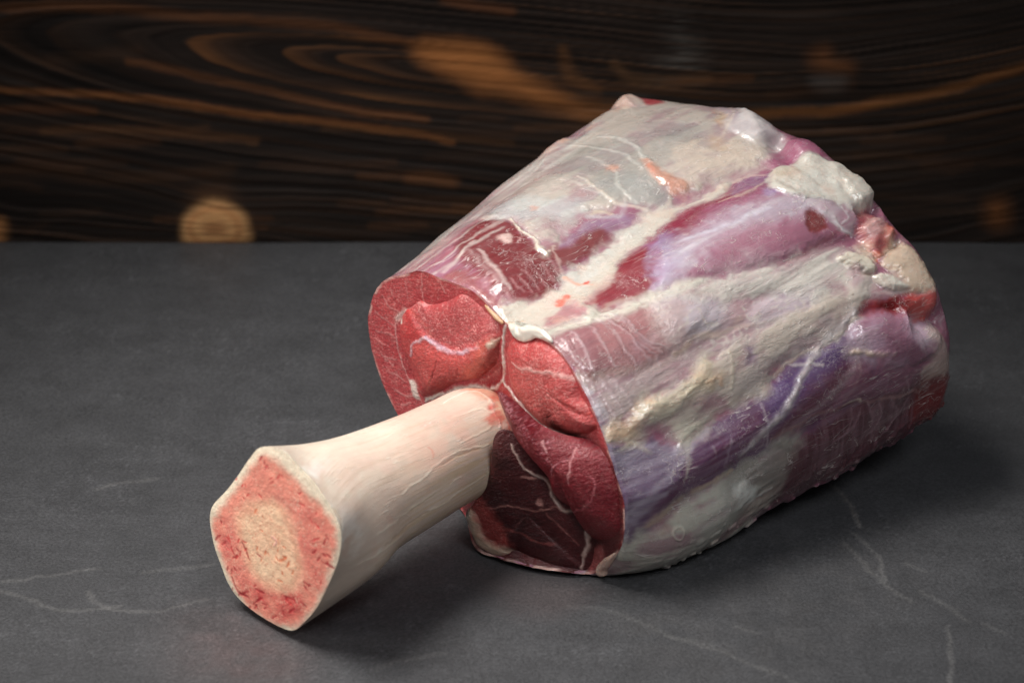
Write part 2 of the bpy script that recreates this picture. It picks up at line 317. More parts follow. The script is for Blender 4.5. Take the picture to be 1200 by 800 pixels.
["l",[[96.2,206.0],[96.2,194.2],[95.2,186.6],[93.2,176.2],[91.5,169.5]],[212,208,200],0.528,0.99,0.36,0.3,"",""],
["l",[[88.1,191.4],[85.5,180.5],[79.5,171.3],[76.4,162.3]],[210,206,196],0.46199999999999997,0.99,0.33,0.25,"",""],
["l",[[74.0,183.7],[72.6,174.8],[71.1,165.7],[73.6,160.5],[78.7,153.8],[84.0,152.5],[89.6,155.2]],[218,206,190],0.5940000000000001,0.99,0.49,0.4,"",""],
["l",[[70.0,191.3],[69.9,182.0],[70.5,174.8],[72.0,166.5]],[206,200,192],0.396,0.99,0.33,0.2,"",""],
["l",[[61.0,165.8],[64.9,165.6],[65.7,162.4]],[205,190,165],0.5940000000000001,0.99,0.41,0.3,"",""],
["l",[[59.0,165.8],[66.2,160.7],[73.0,161.9]],[200,204,206],0.396,1.49,0.49,0.1,"",""],
["l",[[97.7,140.2],[111.5,136.2],[120.9,138.1],[127.0,140.8]],[218,196,176],0.5940000000000001,0.74,0.33,0.2,"",""],
["l",[[112.0,146.2],[119.0,144.0],[122.2,140.7]],[222,200,180],0.46199999999999997,0.74,0.33,0.15,"",""],
["l",[[148.6,179.5],[138.4,171.3],[128.9,166.5],[123.0,165.6]],[214,198,180],0.46199999999999997,0.99,0.33,0.2,"",""],
["p",[[95.9,174.2],[96.9,170.5],[95.5,162.3],[98.3,156.9],[95.7,153.5],[91.5,153.4],[90.5,159.6],[92.8,168.0]],[206,144,120],0.85,1.32,0.0,0.6,"","fat_tag"],
["l",[[95.6,173.4],[92.5,162.3],[94.5,154.8]],[210,116,90],0.46199999999999997,0.99,0.41,0.15,"m",""],
["p",[[86.0,182.0],[86.9,179.0],[84.0,176.7],[82.6,178.5]],[208,146,122],0.7,1.32,0.0,0,"",""],
["p",[[50.7,184.2],[52.3,181.4],[50.3,180.4],[49.0,182.4]],[208,146,122],0.6,0.99,0.0,0,"",""],
["p",[[92.0,212.2],[99.0,213.1],[105.1,212.0],[94.9,207.0],[85.0,205.5]],[224,176,152],0.8,1.65,0.0,0.6,"f",""],
["p",[[122.7,211.9],[138.0,211.8],[137.0,207.5],[120.0,205.0],[111.7,206.8]],[222,180,160],0.6,1.32,0.0,0,"m",""],
["p",[[138.8,214.8],[142.0,212.7],[140.5,208.0],[131.2,204.7],[130.6,208.7]],[220,190,170],0.9,1.32,0.0,1.0,"f",""],
["p",[[144.5,213.3],[151.0,207.9],[141.4,200.0],[138.0,205.2]],[162,49,57],0.95,0.99,0.0,0,"",""],
["p",[[28.7,179.4],[30.7,178.6],[30.4,175.1],[28.0,173.1],[26.0,175.2]],[208,176,168],0.95,0.66,0.0,0.4,"f",""],
["l",[[32.6,172.8],[29.6,171.1]],[200,150,150],0.528,0.49,0.25,0.1,"",""],
["l",[[17.4,178.5],[14.1,171.9],[12.4,165.9],[11.5,159.5],[10.9,154.8]],[216,196,190],0.5940000000000001,0.99,0.49,0.25,"",""],
["l",[[16.1,182.4],[11.4,170.4],[9.7,160.1]],[200,170,168],0.396,0.99,0.33,0.15,"",""],
["l",[[0.4,161.4],[10.0,162.8]],[190,140,140],0.33,1.49,0.33,0.0,"",""],
["l",[[13.6,158.6],[13.5,152.4]],[196,150,150],0.36300000000000004,0.74,0.2,0.125,"",""],
["l",[[17.0,158.0],[15.7,150.6]],[196,150,150],0.36300000000000004,0.74,0.2,0.125,"",""],
["l",[[20.4,157.9],[19.3,149.4]],[196,150,150],0.36300000000000004,0.74,0.2,0.125,"",""],
["l",[[24.5,157.0],[23.4,148.6]],[196,150,150],0.36300000000000004,0.74,0.2,0.125,"",""],
["l",[[28.9,157.6],[27.6,148.6]],[196,150,150],0.36300000000000004,0.74,0.2,0.125,"",""],
["l",[[32.5,158.6],[30.5,148.1]],[196,150,150],0.36300000000000004,0.74,0.2,0.125,"",""],
["l",[[11.1,151.9],[13.2,149.0]],[196,150,150],0.36300000000000004,0.74,0.2,0.125,"",""],
["l",[[9.4,152.3],[8.9,156.6]],[196,150,150],0.36300000000000004,0.74,0.2,0.125,"",""],
["l",[[37.1,162.1],[33.5,154.3],[32.1,148.9],[31.5,143.8]],[214,190,180],0.46199999999999997,0.74,0.25,0.2,"",""],
["p",[[1.0,150.2],[8.5,151.9],[16.0,146.6],[25.5,145.8],[33.5,149.1],[45.1,150.6],[55.0,151.5],[67.0,153.5],[77.5,153.8],[86.4,150.5],[96.0,149.5],[110.4,148.0],[104.1,143.9],[88.9,146.6],[75.0,144.6],[61.4,143.7],[52.6,141.6],[43.7,136.4],[31.4,132.0],[26.6,131.0],[27.4,126.7],[18.6,121.2],[15.3,128.1],[5.0,129.0],[-1.7,135.3],[0.3,142.8]],[200,189,176],1,1.65,0.0,0.8,"","fascia"],
["p",[[32.9,149.8],[48.8,150.0],[64.6,152.3],[75.5,152.5],[69.4,148.1],[56.4,147.1],[46.1,144.3],[35.2,140.6],[30.4,143.3]],[198,196,190],0.6,2.64,0.0,0,"",""],
["p",[[9.0,133.6],[17.0,136.6],[25.3,135.8],[21.9,126.7],[13.9,128.1],[7.6,128.5]],[176,120,126],0.9,1.32,0.0,-0.4,"",""],
["p",[[28.5,132.9],[38.9,137.1],[43.9,138.2],[37.6,133.5],[29.7,130.2]],[190,150,146],0.5,1.32,0.0,0,"",""],
["l",[[31.5,147.7],[33.2,142.7],[34.7,139.3]],[226,140,105],0.5940000000000001,0.99,0.33,0.1,"",""],
["p",[[34.5,143.9],[36.0,142.7],[34.5,141.4],[33.4,142.4]],[214,70,40],0.9,0.49,0.0,0,"",""],
["p",[[20.5,141.4],[22.7,140.5],[22.0,138.1],[19.0,138.0]],[214,90,66],0.9,0.66,0.0,0,"",""],
["p",[[24.7,141.5],[26.5,140.5],[25.4,138.6],[23.6,139.6]],[214,80,50],0.9,0.66,0.0,0,"",""],
["p",[[20.0,146.2],[24.4,142.8],[27.6,132.0],[29.7,130.2],[25.0,127.5],[19.5,132.9],[16.0,139.8]],[220,180,168],0.5,1.98,0.0,0,"m",""],
["p",[[0.2,139.8],[4.0,141.9],[5.0,136.9],[4.4,130.1],[1.1,125.4],[-0.2,129.4],[-1.3,134.8],[-2.4,138.1]],[224,218,206],1,0.66,0.0,1.5,"","fat_tag2"],
["l",[[-0.5,145.3],[1.5,142.0],[5.6,140.7]],[196,150,100],0.528,0.99,0.41,0.15,"",""],
["l",[[-3.0,137.2],[3.3,127.2],[12.6,124.5],[22.5,122.4],[32.9,117.8],[45.3,116.3],[54.4,114.9],[64.6,112.6]],[208,200,186],1,2.48,3.3,0.35,"","fascia_strip"],
["l",[[21.7,124.1],[31.6,123.6],[40.0,121.1],[47.0,118.9]],[204,194,176],0.396,1.49,0.66,0.15,"",""],
["l",[[27.6,132.0],[26.2,126.3],[28.7,122.1],[31.4,122.3]],[140,60,66],0.396,0.99,0.25,-0.15,"",""],
["l",[[-1.2,99.7],[7.8,95.9],[18.7,92.1],[31.8,89.3],[43.5,87.8]],[200,180,166],0.46199999999999997,2.97,1.49,0.1,"",""],
["l",[[21.7,121.6],[21.5,108.7],[23.4,92.4]],[206,182,184],0.42900000000000005,0.74,0.33,0.225,"",""],
["l",[[24.6,120.6],[26.5,105.8],[29.0,91.1]],[206,182,184],0.42900000000000005,0.74,0.36,0.225,"",""],
["l",[[27.9,120.5],[29.7,105.0],[33.2,92.2]],[206,182,184],0.42900000000000005,0.74,0.26,0.225,"",""],
["l",[[29.5,115.4],[32.2,99.6],[38.6,91.5]],[206,182,184],0.42900000000000005,0.74,0.2,0.225,"",""],
["l",[[5.0,119.2],[3.7,108.9],[4.2,97.8]],[206,182,184],0.42900000000000005,0.74,0.3,0.225,"",""],
["l",[[10.1,119.5],[8.6,105.8],[8.7,97.8]],[206,182,184],0.42900000000000005,0.74,0.2,0.225,"",""],
["l",[[1.1,97.7],[2.7,84.1],[4.6,70.7]],[206,182,184],0.42900000000000005,0.74,0.4,0.225,"",""],
["l",[[4.6,97.2],[6.9,82.5],[9.0,69.3]],[206,182,184],0.42900000000000005,0.74,0.4,0.225,"",""],
["l",[[7.8,95.9],[10.2,82.6],[12.1,71.3]],[206,182,184],0.42900000000000005,0.74,0.3,0.225,"",""],
["l",[[10.9,93.9],[13.5,83.0],[15.9,73.1]],[206,182,184],0.42900000000000005,0.74,0.21,0.225,"",""],
["l",[[27.4,103.9],[30.2,95.9],[31.6,87.8]],[206,182,184],0.42900000000000005,0.74,0.23,0.225,"",""],
["l",[[15.8,119.7],[15.3,104.1],[15.1,95.9]],[206,182,184],0.42900000000000005,0.74,0.17,0.225,"",""],
["l",[[21.6,119.2],[21.2,105.4],[21.9,92.1]],[125,76,77],0.396,0.74,0.26,-0.15,"",""],
["l",[[26.7,116.5],[28.1,102.5],[30.8,92.1]],[125,76,77],0.396,0.74,0.23,-0.15,"",""],
["l",[[28.7,111.7],[31.1,99.7],[34.5,91.7]],[125,76,77],0.396,0.74,0.2,-0.15,"",""],
["l",[[7.9,118.9],[5.6,105.0],[6.1,96.9]],[125,76,77],0.396,0.74,0.2,-0.15,"",""],
["l",[[5.5,93.7],[6.2,80.8],[7.6,71.6]],[125,76,77],0.396,0.74,0.2,-0.15,"",""],
["p",[[25.4,104.0],[32.9,101.4],[42.7,99.1],[45.8,92.1],[31.8,89.2],[23.6,92.7]],[190,150,158],0.5,1.98,0.0,0,"m",""],
["p",[[47.2,116.1],[58.0,114.5],[75.3,109.8],[92.0,103.9],[106.2,101.5],[117.3,99.1],[124.3,95.5],[129.4,87.9],[125.4,75.4],[119.4,67.9],[109.4,68.8],[99.3,78.2],[88.7,89.7],[75.5,96.2],[64.4,102.1],[54.4,108.7]],[208,200,188],0.92,2.64,0.0,0.8,"f","fat_mesh"],
["p",[[70.4,108.8],[90.8,101.6],[113.7,96.3],[121.5,90.7],[113.3,80.2],[100.8,80.8],[83.6,95.5],[70.1,101.6]],[206,200,192],0.5,3.3,0.0,0.5,"w",""],
["p",[[43.2,116.7],[63.3,103.8],[87.7,87.8],[106.3,74.6],[95.3,63.0],[75.2,71.1],[51.4,78.3],[42.2,94.0]],[206,192,184],0.75,3.3,0.0,0.5,"n",""],
["p",[[43.2,116.7],[64.1,105.4],[89.6,91.6],[107.4,76.5],[103.5,62.4],[74.2,69.3],[50.5,76.4],[36.7,92.5]],[208,198,190],0.4,4.62,0.0,0.4,"w",""],
["l",[[39.5,88.8],[50.6,89.8],[59.8,88.3],[71.5,87.9],[77.3,87.0]],[216,188,164],0.528,1.98,0.83,0.25,"m",""],
["l",[[51.7,88.0],[65.7,84.9],[79.3,79.2],[97.0,74.3],[114.5,67.9]],[214,198,176],0.33,1.98,0.66,0.2,"",""],
["p",[[12.2,67.5],[11.5,72.7],[21.5,74.5],[31.5,74.6],[45.1,77.8],[53.6,76.5],[61.5,80.1],[78.1,76.9],[102.2,76.0],[119.7,68.9],[118.4,63.1],[108.5,59.3],[96.0,57.8],[83.4,58.4],[71.7,56.3],[66.5,50.7],[53.4,52.8],[40.7,50.7],[30.4,48.9],[27.5,46.9],[25.5,51.3],[20.0,59.3],[13.6,60.3]],[190,176,163],0.97,1.98,0.0,0.8,"f","silverskin"],
["p",[[57.3,65.0],[72.6,65.9],[92.0,64.7],[113.2,65.5],[103.7,59.2],[85.6,59.4],[71.7,59.3],[65.6,53.7],[56.5,55.4]],[164,152,150],0.6,3.3,0.0,0,"",""],
["p",[[28.6,49.8],[27.8,57.9],[34.3,57.5],[46.0,55.5],[40.3,50.9],[32.3,49.0]],[190,186,166],0.6,2.64,0.0,0,"",""],
["l",[[71.5,55.5],[83.4,58.4],[93.6,58.3],[106.0,59.0],[113.4,63.0]],[206,186,158],0.396,0.99,0.33,0.2,"",""],
["l",[[24.4,38.3],[27.0,43.6],[29.9,47.5],[33.2,50.4]],[196,186,170],0.5940000000000001,0.99,0.66,0.15,"",""],
["p",[[66.1,74.9],[67.7,72.6],[67.4,67.9],[64.2,65.5],[63.3,68.0]],[130,106,125],0.8,1.32,0.0,-0.3,"",""],
["l",[[59.3,77.4],[58.6,70.7],[55.6,66.0],[54.6,60.3]],[206,192,170],0.528,0.99,0.41,0.3,"",""],
["p",[[0.4,69.0],[3.9,73.1],[7.8,74.0],[11.2,71.2],[15.3,74.6],[19.5,78.2],[25.6,75.6],[31.9,71.2],[39.6,72.6],[45.1,77.8],[50.5,80.1],[53.2,75.9],[49.2,70.2],[44.8,66.5],[38.2,65.5],[31.2,63.7],[25.9,63.7],[18.7,65.9],[14.7,65.0],[12.2,59.9],[7.1,61.5],[3.3,65.9]],[200,184,160],0.85,2.97,0.0,0.7,"l","fat_lump"],
["p",[[4.1,74.0],[11.5,72.7],[12.5,68.4],[9.6,65.1],[3.4,67.8]],[214,172,136],0.5,2.31,0.0,0.3,"l",""],
["p",[[13.9,75.8],[18.6,78.2],[23.4,73.5],[16.7,71.7]],[216,160,128],0.5,1.32,0.0,0,"m",""],
["p",[[41.3,75.5],[49.4,73.7],[53.5,67.4],[45.8,65.5],[38.7,66.9]],[202,178,150],0.6,2.31,0.0,0.3,"l",""],
["l",[[45.6,68.9],[50.4,68.8],[51.2,64.6]],[208,156,120],0.396,0.99,0.49,0.2,"",""],
["l",[[15.3,74.6],[25.3,67.0],[33.0,65.0]],[226,214,192],0.46199999999999997,1.49,0.66,0.25,"",""],
["l",[[20.9,73.1],[31.5,69.8],[39.9,69.3]],[222,206,176],0.46199999999999997,1.49,0.49,0.25,"",""],
["l",[[9.1,63.6],[13.2,55.1],[15.5,51.8]],[206,192,170],0.46199999999999997,0.99,0.41,0.2,"",""],
["p",[[127.0,140.8],[138.5,138.1],[150.2,135.0],[155.3,121.8],[155.5,110.6],[149.9,104.6],[141.4,106.0],[133.4,114.3],[125.5,119.2],[120.3,123.4],[118.0,128.5],[119.9,136.3]],[208,200,188],1,1.32,0.0,1.3,"l","fat_cap"],
["p",[[125.0,139.0],[132.6,136.7],[136.5,131.5],[129.3,132.0],[122.5,135.4]],[190,170,146],0.6,1.98,0.0,0,"",""],
["p",[[133.9,133.3],[146.4,120.1],[138.2,114.8],[125.0,123.7]],[222,218,208],0.5,2.64,0.0,0.5,"w",""],
["p",[[145.5,121.9],[155.3,119.9],[155.3,111.2],[150.2,106.5],[143.3,108.5],[143.4,115.2]],[206,198,186],0.9,1.32,0.0,1.6,"f",""],
["p",[[124.7,118.5],[136.9,113.0],[140.4,107.8],[136.1,102.5],[133.2,97.8],[128.2,102.5],[127.0,110.5]],[193,177,180],0.85,1.65,0.0,0.4,"f",""],
["l",[[126.0,113.8],[128.6,106.7],[132.6,97.2]],[214,206,210],0.528,0.99,0.41,0.25,"",""],
["l",[[128.6,109.6],[130.2,101.6],[134.9,96.9]],[222,214,214],0.528,0.74,0.25,0.2,"",""],
["l",[[135.7,111.5],[135.0,106.5],[131.0,105.5]],[222,214,214],0.46199999999999997,0.74,0.25,0.15,"",""],
["p",[[134.3,97.4],[139.2,105.4],[145.0,106.5],[151.5,104.9],[147.6,101.1],[139.4,100.1]],[160,84,90],1,0.99,0.0,0.5,"",""],
["p",[[135.8,98.7],[139.8,100.7],[147.0,100.4],[151.0,91.4],[146.0,84.6],[138.8,80.8],[134.9,80.7],[133.9,87.5],[135.6,93.4]],[178,98,98],1,1.32,0.0,2.4,"l","gristle"],
["p",[[139.4,100.1],[149.0,99.5],[147.0,93.6],[141.1,90.2],[137.5,92.6]],[212,172,170],0.8,1.65,0.0,0,"m",""],
["p",[[147.6,94.4],[152.5,89.7],[145.0,82.8],[140.4,83.5]],[196,110,96],0.7,1.98,0.0,0,"",""],
["p",[[133.4,86.8],[135.9,82.4],[138.7,82.2],[135.0,78.3],[132.9,80.9]],[208,70,48],0.9,0.99,0.0,-0.5,"",""],
["l",[[132.9,80.9],[135.7,75.4],[137.6,70.8]],[196,96,50],0.5940000000000001,0.99,0.49,-0.35,"",""],
["p",[[137.4,79.7],[146.5,85.8],[150.4,77.3],[151.9,62.8],[150.5,52.7],[142.4,55.7],[136.7,60.3],[135.4,66.1],[135.4,71.7]],[206,182,160],1,1.98,0.0,1.6,"","fat_knob"],
["p",[[117.5,91.6],[126.4,87.7],[130.6,81.1],[131.6,76.6],[128.5,75.4],[122.5,78.4],[119.2,83.5]],[216,204,186],0.95,0.99,0.0,1.8,"","fat_lobe"],
["p",[[120.4,82.5],[123.5,77.5],[127.7,74.6],[122.5,75.0],[119.5,78.4]],[150,120,90],0.8,0.99,0.0,-0.8,"",""],
["p",[[127.4,73.7],[133.4,71.7],[136.7,65.1],[136.4,62.2],[129.9,64.4],[127.1,69.3]],[220,210,196],0.95,0.99,0.0,1.6,"","fat_lobe2"],
["p",[[129.0,91.4],[136.2,92.9],[134.8,84.5],[133.0,78.4],[128.0,82.8]],[224,200,176],0.8,1.65,0.0,0.8,"f",""],
["p",[[117.1,79.8],[124.1,76.0],[127.4,67.9],[132.6,61.2],[123.7,62.4],[117.5,66.0],[114.2,71.2]],[206,192,182],0.8,1.98,0.0,0.4,"f",""],
["p",[[118.8,82.6],[123.9,79.8],[121.1,74.0],[115.6,73.6]],[176,143,151],0.7,1.65,0.0,0,"",""],
["p",[[114.5,62.1],[119.3,63.3],[126.0,61.5],[132.5,59.3],[138.6,58.4],[150.0,54.2],[148.5,47.9],[141.4,45.2],[135.8,48.4],[128.6,54.6],[122.3,59.4]],[168,48,48],1,1.65,0.0,0.8,"l","red_flesh"],
["p",[[136.4,57.5],[148.2,54.0],[147.9,48.1],[141.0,46.4],[135.5,49.9]],[198,90,84],0.7,1.98,0.0,0.8,"l",""],
["p",[[123.5,62.0],[133.9,58.0],[134.5,53.7],[128.6,54.6],[123.5,58.5]],[110,12,16],0.85,1.32,0.0,-0.9,"",""],
["l",[[112.3,63.3],[104.5,60.2],[93.6,58.3],[84.8,53.1],[72.0,45.0],[61.0,40.4],[50.5,35.7]],[190,178,176],0.85,1.98,0.83,0.4,"","tendon"],
["l",[[111.4,52.7],[101.6,44.3],[92.0,40.3],[77.1,35.6],[64.0,32.7]],[173,152,155],0.396,2.48,0.66,0.1,"",""],
["p",[[139.3,42.2],[145.0,41.6],[149.8,26.6],[151.9,16.4],[142.1,18.4],[133.8,24.7],[138.4,30.5]],[196,172,160],0.7,1.65,0.0,0.4,"",""],
["l",[[100.4,51.7],[106.3,49.7],[112.3,44.3],[119.0,41.3]],[206,180,160],0.9,1.49,0.66,0.5,"m","fat_thread"],
["l",[[78.5,56.4],[85.3,53.6],[91.3,51.8]],[206,194,190],0.528,0.74,0.41,0.2,"",""],
["l",[[105.6,49.0],[102.5,40.4],[94.5,33.7]],[170,140,140],0.33,0.99,0.33,0.0,"",""],
["l",[[1.5,30.7],[8.9,37.1],[17.5,42.2],[27.0,45.4],[39.4,49.7]],[180,167,178],0.528,1.49,0.41,0.1,"",""],
["l",[[0.2,21.8],[9.8,33.3],[19.6,36.4]],[172,159,169],0.33,1.98,0.49,0.0,"",""],
["l",[[46.8,42.7],[43.6,37.5],[41.4,33.7]],[176,160,170],0.396,0.59,0.17,0.0,"",""],
["l",[[61.2,43.7],[58.5,35.1]],[163,147,155],0.396,0.74,0.25,0.0,"",""],
["l",[[61.9,48.4],[61.0,40.4],[61.4,33.3],[63.4,35.1]],[190,176,180],0.46199999999999997,0.74,0.33,0.15,"",""],
["l",[[7.1,34.2],[22.4,44.0],[27.5,46.9]],[143,122,146],0.33,1.49,0.33,0.0,"",""],
["p",[[7.6,56.5],[28.4,49.0],[20.5,39.4],[3.5,28.5]],[164,151,167],0.5,1.98,0.0,0,"s",""],
["p",[[30.4,45.2],[61.5,47.0],[53.4,31.0],[22.5,29.0]],[138,112,136],0.4,1.98,0.0,0,"s",""],
["p",[[71.0,42.1],[103.5,43.6],[125.0,27.9],[83.7,28.8]],[150,113,129],0.5,1.65,0.0,0,"s",""],
["l",[[63.4,35.1],[80.6,33.7],[94.0,30.9],[105.3,28.1],[120.3,21.9],[135.2,16.6]],[160,120,116],0.528,0.99,0.41,0.2,"",""],
["l",[[94.0,30.9],[100.1,30.8],[104.1,28.0]],[212,196,180],0.5940000000000001,0.74,0.41,0.25,"",""],
["l",[[104.0,25.1],[99.5,19.9],[89.6,18.1]],[150,116,124],0.46199999999999997,0.74,0.21,0.1,"",""],
["l",[[112.4,23.9],[112.6,16.5],[107.5,12.3]],[150,116,124],0.46199999999999997,0.74,0.21,0.1,"",""],
["l",[[118.0,22.2],[121.0,13.6],[115.5,10.4]],[150,116,124],0.46199999999999997,0.74,0.21,0.1,"",""],
["l",[[125.0,27.9],[126.0,17.5],[119.4,11.4]],[150,116,124],0.46199999999999997,0.74,0.21,0.1,"",""],
["l",[[99.1,29.4],[97.7,20.9],[93.6,17.9]],[150,116,124],0.46199999999999997,0.74,0.21,0.1,"",""],
["l",[[67.6,25.0],[72.2,29.5],[75.0,33.9]],[150,116,124],0.46199999999999997,0.74,0.21,0.1,"",""],
["l",[[108.6,26.5],[109.5,18.2],[104.1,12.8]],[150,116,124],0.46199999999999997,0.74,0.21,0.1,"",""],
["p",[[72.6,32.7],[104.0,25.8],[130.0,16.6],[127.5,6.2],[84.5,14.2]],[132,96,106],0.35,1.98,0.0,0,"c",""],
["p",[[-4.6,-3.6],[0.4,0.0],[-3.6,8.1],[0.3,18.5],[6.1,23.7],[13.5,27.5],[22.6,29.8],[32.9,30.3],[44.6,30.3],[55.3,30.1],[62.6,30.9],[70.5,31.9],[76.4,30.8],[74.0,25.1],[68.0,18.8],[64.0,11.5],[51.8,-5.1],[11.0,-12.5]],[186,182,168],0.95,2.64,0.0,0.7,"f","fat_sheet"],
["p",[[41.5,29.9],[53.3,29.5],[62.6,30.9],[72.4,31.0],[75.4,29.0],[67.6,21.7],[61.1,14.7],[50.6,12.3],[43.2,19.9]],[116,108,102],0.75,3.96,0.0,0,"",""],
["p",[[32.6,24.7],[45.0,25.7],[52.7,19.9],[42.9,12.9],[28.0,13.4]],[168,166,158],0.5,3.3,0.0,0,"",""],
["l",[[0.2,19.1],[9.4,26.2],[20.6,29.8],[33.0,30.8],[45.6,30.4]],[200,174,142],0.528,1.49,0.66,0.2,"m",""],
["p",[[20.4,27.2],[18.4,23.4],[15.8,19.2],[13.4,25.1]],[190,170,145],0.3,1.98,0.0,0,"m",""],
["p",[[45.7,24.7],[52.6,21.7],[55.3,15.2],[50.0,15.4],[45.0,21.1]],[210,208,200],0.8,1.32,0.0,0.7,"l",""],
["l",[[56.0,15.3],[61.0,15.8]],[222,220,214],0.528,0.74,0.33,0.2,"",""],
["e",[[16.5,21.9],[19.5,22.3],[21.9,19.5],[20.6,17.4],[17.4,18.7]],[206,196,180],0.6,0.49,0.25,0.4,"",""],
["p",[[32.8,12.5],[46.9,12.6],[63.0,15.4],[60.9,9.8],[46.1,5.5],[26.5,8.5]],[190,160,150],0.4,1.98,0.0,0,"m",""],
]
